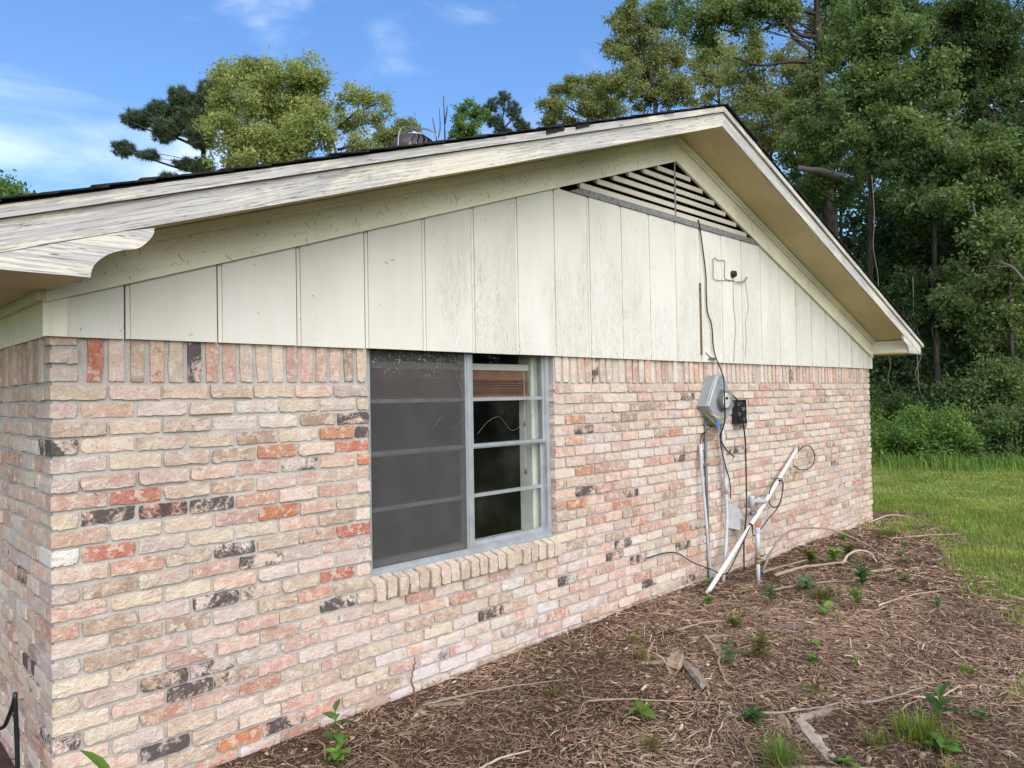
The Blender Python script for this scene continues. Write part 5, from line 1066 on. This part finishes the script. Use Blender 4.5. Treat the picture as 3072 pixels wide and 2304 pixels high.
def make_tree(key, name, label, tone, size, dens, seed, cat='tree', group='trees around the house', clump=1.0, pine=False, vine=False):
    blobs, trunk, tr, limbs = TREES[key]; r_ = np.random.default_rng(seed); rr_ = random.Random(seed)
    t = thing(name, trunk[0], label, cat, group)
    if blobs and trunk[0][1] > 12 and not pine:      # the lower crown, down towards the ground
        zl = min(b[2]-b[4] for b in blobs)-.9; tx, ty = trunk[0][:2]; r2 = random.Random(seed+900)
        if zl > 3.5: blobs = blobs+[[tx+r2.uniform(-1.3, 1.3), ty+r2.uniform(-1.3, 1.3), zl-r2.uniform(.3, zl*.55), r2.uniform(.8, 1.25), r2.uniform(.6, .9)] for _ in range(9)]
    if blobs:
        V, F, C_, cl = needles(r_, blobs, dens, tone) if pine else foliage(r_, blobs, size, dens, tone, clump)
        np_mesh('crown', V, F, M['needle' if pine else 'leaf'], t, C_)
    else: cl = []
    mb = MB(); P = [Vector(p) for p in trunk]; P[0].z -= .3; S_ = spline(P, 5) if len(P) > 2 else P; m = len(S_)
    zb, zt_ = S_[0].z, S_[-1].z
    mb.tube(S_, [tr*max(.16, 1-.8*((p.z-zb)/(zt_-zb+.01))**1.2) for p in S_], 10)
    for L in limbs:
        q = spline(L, 4); k = len(q); r0 = min(tr*.42, .075); mb.tube(q, [r0*(1-.75*i/k) for i in range(k)], 7)
    for b, cs in zip(blobs, cl):
        c = Vector(b[:3]); best = min(S_, key=lambda p: (p-c).length+abs(p.z-(c.z-.8))*.6); r0 = min(tr*.28, .022 if limbs else .04)
        mid = best.lerp(c, .5)+Vector((rr_.uniform(-.15, .15), rr_.uniform(-.15, .15), rr_.uniform(-.05, .2)))
        mb.tube([best, mid, c], [r0, r0*.7, r0*.35], 5)
        for e in cs: mb.tube([mid.lerp(c, .6), Vector(e)], [r0*.4, r0*.14], 4, False)
    mb.build('trunk', M['bark'], t, smooth=True); return t
make_tree('pine_left', 'pine_tree', 'dark ragged pine behind the left end of the roof', 'pine', 0, 115, 1, pine=True)
make_tree('broad_left', 'broadleaf_tree', 'full yellow green tree in front of the dark pine', 'yellow', .11, 900, 2)
make_tree('broad_loose', 'broadleaf_tree', 'sparse yellow green tree just left of the roof turbine', 'yellow', .11, 620, 3)
make_tree('broad_far', 'broadleaf_tree', 'small olive treetop directly behind the roof turbine', 'olive', .13, 800, 4)
make_tree('snag', 'dead_tree', 'bare dead tree with thin forks right of the roof turbine', 'olive', .1, 10, 5)
make_tree('sapling_mid', 'broadleaf_tree', 'leafy green tree between the dead tree and small pine', 'bright', .15, 560, 6)
make_tree('pine_mid', 'pine_tree', 'small round topped pine above the middle of the roof', 'pine', 0, 44, 7, pine=True)
make_tree('broad_skyline', 'broadleaf_tree', 'olive tree at the left edge of the woods above the roof', 'olive', .125, 800, 8)
make_tree('broad_olive', 'broadleaf_tree', 'tall olive tree standing just left of the ridge peak', 'olive', .11, 950, 9)
make_tree('broad_yellow', 'broadleaf_tree', 'thin straight trunked tree rising behind the ridge peak', 'yellow', .105, 640, 10)
make_tree('broad_olive2', 'broadleaf_tree', 'olive tree right of the ridge peak before the vine clad trunk', 'olive', .10, 820, 11)
td = make_tree('trunk_dark', 'broadleaf_tree', 'big dark vine clad trunk with long crooked limbs above right roof slope', 'mid', .105, 900, 12)
make_tree('center_green', 'broadleaf_tree', 'bright green leafy tree filling the upper right', 'mid', .10, 1100, 13)
make_tree('right_green', 'broadleaf_tree', 'mid green tree right of the bright leafy one', 'mid', .10, 1150, 14)
make_tree('right_dark', 'broadleaf_tree', 'huge dark tree with leaning trunk at the right edge', 'deep', .12, 950, 15)
rl = make_tree('right_low', 'broadleaf_tree', 'low leafy tree with pale slanting limb at the right edge', 'mid', .09, 1250, 16)
make_tree('under_a', 'understory_tree', 'shaded tree with hanging branches above the roof corner', 'deep', .10, 1150, 17)
make_tree('under_b', 'understory_tree', 'tiered leafy understory tree at right above the shrubs', 'mid', .09, 1250, 18)
make_tree('under_c', 'understory_tree', 'dark leafy young tree under the eave corner', 'deep', .10, 1200, 19)
make_tree('under_d', 'understory_tree', 'short bushy tree behind the shrubs at the far right', 'mid', .085, 1250, 20)
make_tree('vine_fill', 'understory_tree', 'leafy vine clad tree behind the right roof slope', 'mid', .10, 1000, 25)
make_tree('olive_fill', 'broadleaf_tree', 'sparse olive tree showing either side of the vine clad trunk', 'olive', .10, 620, 26)
make_tree('under_e', 'understory_tree', 'drooping dark leaved tree closing the middle of the woods', 'deep', .095, 1100, 28)
wg = 'deep woods behind the first trees'
make_tree('back_d', 'forest_tree', 'tall dark forest tree filling the gaps behind the bright leafy tree', 'deep', .14, 520, 27, group=wg)
make_tree('back_a', 'forest_tree', 'dark forest tree deep behind the understory with a straight trunk', 'dark', .15, 700, 21, group=wg)
make_tree('back_b', 'forest_tree', 'dark forest tree whose trunk shows beyond the roof corner', 'dark', .15, 700, 22, group=wg)
make_tree('back_c', 'forest_tree', 'farthest dark forest tree filling gaps low in the woods', 'dark', .15, 700, 23, group=wg)
TREES['left_bush'] = ([[2.0, 13.9, 5.5, .5, .45], [2.4, 13.6, 5.3, .3, .3], [1.6, 14.2, 5.2, .6, .5], [2.2, 13.7, 4.6, .6, .6]], [[1.9, 13.9, 0], [1.9, 13.9, 3.0], [2.0, 13.9, 5.4]], .08, [])
make_tree('left_bush', 'broadleaf_tree', 'green treetop peeking over the eave at the left edge', 'bright', .09, 1000, 24)

for pts, r0 in (([(17.67, -.16, 3.44), (17.46, .04, 3.76), (17.28, .21, 4.04), (17.04, .45, 4.21), (16.89, .58, 4.65), (16.77, .70, 5.07), (16.71, .75, 5.41)], .06), ([(17.04, .45, 4.21), (17.18, .30, 4.74), (17.31, .15, 5.07), (17.43, .03, 5.30)], .03), ([(17.28, .21, 4.04), (16.99, .50, 4.07), (16.82, .67, 4.03)], .025)):
    q = spline(pts, 5); k = len(q); MB().tube(q, [r0*.62*(1-.7*i/k) for i in range(k)], 8, True, (.17, .15, .125, 1)).build('pale_limb', M['deadwood'], rl, smooth=True, label='pale bare slanting limb')
q = spline([(19.37, 5.52, 7.82), (19.58, 5.31, 7.75), (19.80, 5.09, 7.71), (20.03, 4.86, 7.59), (20.26, 4.64, 7.52)], 4); k = len(q); MB().tube(q, [.07+.06*i/k for i in range(k)], 9, True, (.20, .165, .14, 1)).build('broken_limb', M['deadwood'], td, smooth=True, label='snapped grey brown limb stub')

# deep woods: one mass of shaded foliage and trunks nobody could count
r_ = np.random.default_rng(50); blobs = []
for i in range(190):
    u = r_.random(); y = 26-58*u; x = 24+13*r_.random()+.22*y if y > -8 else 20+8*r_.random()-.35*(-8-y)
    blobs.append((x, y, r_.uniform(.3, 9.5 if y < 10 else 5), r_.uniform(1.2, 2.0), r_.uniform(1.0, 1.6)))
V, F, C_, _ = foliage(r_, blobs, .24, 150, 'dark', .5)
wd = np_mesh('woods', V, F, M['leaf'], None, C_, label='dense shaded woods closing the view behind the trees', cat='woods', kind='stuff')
mb = MB(); rr = random.Random(5)
for i in range(30):
    y = rr.uniform(-28, 24); x = rr.uniform(21, 34)+.15*y; r0 = rr.uniform(.07, .2); h = rr.uniform(8, 13)
    mb.tube([(x, y, -.2), (x+rr.uniform(-.3, .3), y+rr.uniform(-.3, .3), h*.5), (x+rr.uniform(-.6, .6), y+rr.uniform(-.6, .6), h)], [r0, r0*.7, r0*.3], 7)
mb.build('woods_trunks', M['bark'], None, smooth=True, label='far tree trunks standing in the shaded woods', cat='woods', kind='stuff')

# shrubs along the lawn edge
SH = [(15.8, 2.47, .75, 'fresh', 'light green shrub nearest the house corner'), (15.56, 2.01, .8, 'bright', 'second shrub from the house corner on the lawn edge'), (16.44, 1.84, 1.0, 'mid', 'third shrub from the house corner below the hanging vines'),
      (16.22, 1.35, .8, 'fresh', 'bright shrub right of the hanging vines on the lawn edge'), (17.13, 1.16, .95, 'mid', 'mid green shrub in the middle of the lawn edge'), (16.88, .7, .75, 'bright', 'shrub right of the middle of the lawn edge'),
      (16.62, .25, .8, 'mid', 'second last shrub before the right edge on the lawn'), (16.9, -.15, .9, 'mid', 'dark shrub at the right edge of the lawn'), (17.54, 2.87, 1.3, 'deep', 'tall dark shrub behind the corner shrubs'), (18.0, 2.4, 1.2, 'deep', 'tall dark shrub behind the hanging vines'),
      (18.57, 1.85, 1.25, 'mid', 'tall leafy shrub in the second row right of the vines'), (18.9, 1.24, 1.4, 'mid', 'tall leafy shrub in the second row near the middle'), (19.1, .62, 1.6, 'bright', 'tallest shrub in the second row towards the right'), (18.2, -.1, 1.3, 'mid', 'second row shrub at the right edge'),
      (16.3, 3.2, .9, 'mid', 'shrub half hidden by the house corner'), (17.6, .0, 1.0, 'bright', 'pale shrub between the two right edge shrubs')]
for i, (x, y, h, tone, lab) in enumerate(SH):
    r_ = np.random.default_rng(200+i); z = gz1(x, y); t = thing('shrub', (x, y, z), lab, 'shrub', 'shrubs along the lawn edge'); bl_ = []
    for k in range(13): bl_.append((x+r_.normal(0, .42), y+r_.normal(0, .42), z+h*r_.uniform(.08, 1.1)**1.3, r_.uniform(.16, .36), r_.uniform(.12, .34)))
    V, F, C_, cl = foliage(r_, bl_, .068, 1900, tone, 2.6, .42, .7); np_mesh('foliage', V, F, M['leaf'], t, C_)
    mb = MB()
    for b in bl_: mb.tube([(x+r_.normal(0, .06), y+r_.normal(0, .06), z-.05), ((x+b[0])/2, (y+b[1])/2, (z+b[2])/2+.1), b[:3]], [.012, .008, .004], 4)
    mb.build('stems', M['bark'], t, smooth=True)
# tall seeding grass in front of the shrubs
r_ = np.random.default_rng(7); n = 5200; y = r_.uniform(-3.2, 4.2, n); x = 15.3+1.2*(vnoise(y, y*0, .7, 30)-.5)+r_.normal(0, .5, n)+.25*np.abs(y-1); h = r_.uniform(.08, .34, n)*(.5+vnoise(x, y, .4, 31)); az = r_.uniform(0, 6.28, n)
o = np.stack([x, y, gz(x, y)-.01], 1); dr = np.stack([np.cos(az), np.sin(az), 0*az], 1); s_ = np.stack([-dr[:, 1], dr[:, 0], 0*az], 1)*.0075; u = np.array((0, 0, 1.))
m_ = o+u*(h*.6)[:, None]+dr*(h*.12)[:, None]; t_ = o+u*(h*.9)[:, None]+dr*(h*.45)[:, None]
V = np.stack([o-s_, o+s_, m_+s_*.8, m_-s_*.8, t_], 1).reshape(-1, 3); b = np.arange(n)[:, None]*5; F = np.concatenate([b+np.array(q) for q in ((0, 1, 2), (0, 2, 3), (3, 2, 4))], 0)
np_mesh('tall_grass', V, F, M['grass'], None, np.repeat(np.array((.19, .29, .07))*r_.uniform(.65, 1.3, n)[:, None], 5, 0), label='tall unmown grass along the foot of the shrubs', cat='grass', kind='stuff')

# hanging vines
VN = [([(18.06, 2.30, 4.2), (18.05, 2.30, 3.0), (18.12, 2.27, 2.3), (18.10, 2.25, 1.6), (18.2, 2.2, 1.2), (18.14, 2.25, .5)], .016, 'thick hanging vine dropping below the eave tip'), ([(18.12, 2.3, 3.2), (18.2, 2.2, 2.4), (18.05, 2.3, 1.9), (18.22, 2.18, 1.55), (18.32, 2.12, 1.35), (18.22, 2.2, 1.25), (18.15, 2.2, .9)], .011, 'thinner vine twisting round the thick hanging vine'),
      ([(18.3, 2.0, 4.4), (18.40, 1.95, 3.4), (18.34, 2.0, 2.9), (18.45, 1.93, 2.2), (18.45, 1.94, 1.6)], .011, 'single thin vine hanging right of the thick one'), ([(17.36, 2.92, 6.6), (17.40, 2.90, 5.6), (17.36, 2.93, 4.9), (17.45, 2.87, 4.2), (17.42, 2.89, 3.7)], .013, 'pale vine hanging above the right roof slope'),
      ([(17.6, 2.76, 2.5), (17.66, 2.72, 2.1), (17.60, 2.76, 1.8), (17.7, 2.68, 1.4)], .009, 'short vine dangling under the eave near the wall')]
for pts, r, lab in VN: MB().tube(spline(pts, 6), r*.6, 6, True, DW['grey']+(1,)).build('hanging_vine', M['deadwood'], None, smooth=True, label=lab, cat='vine', group='vines hanging in the woods')
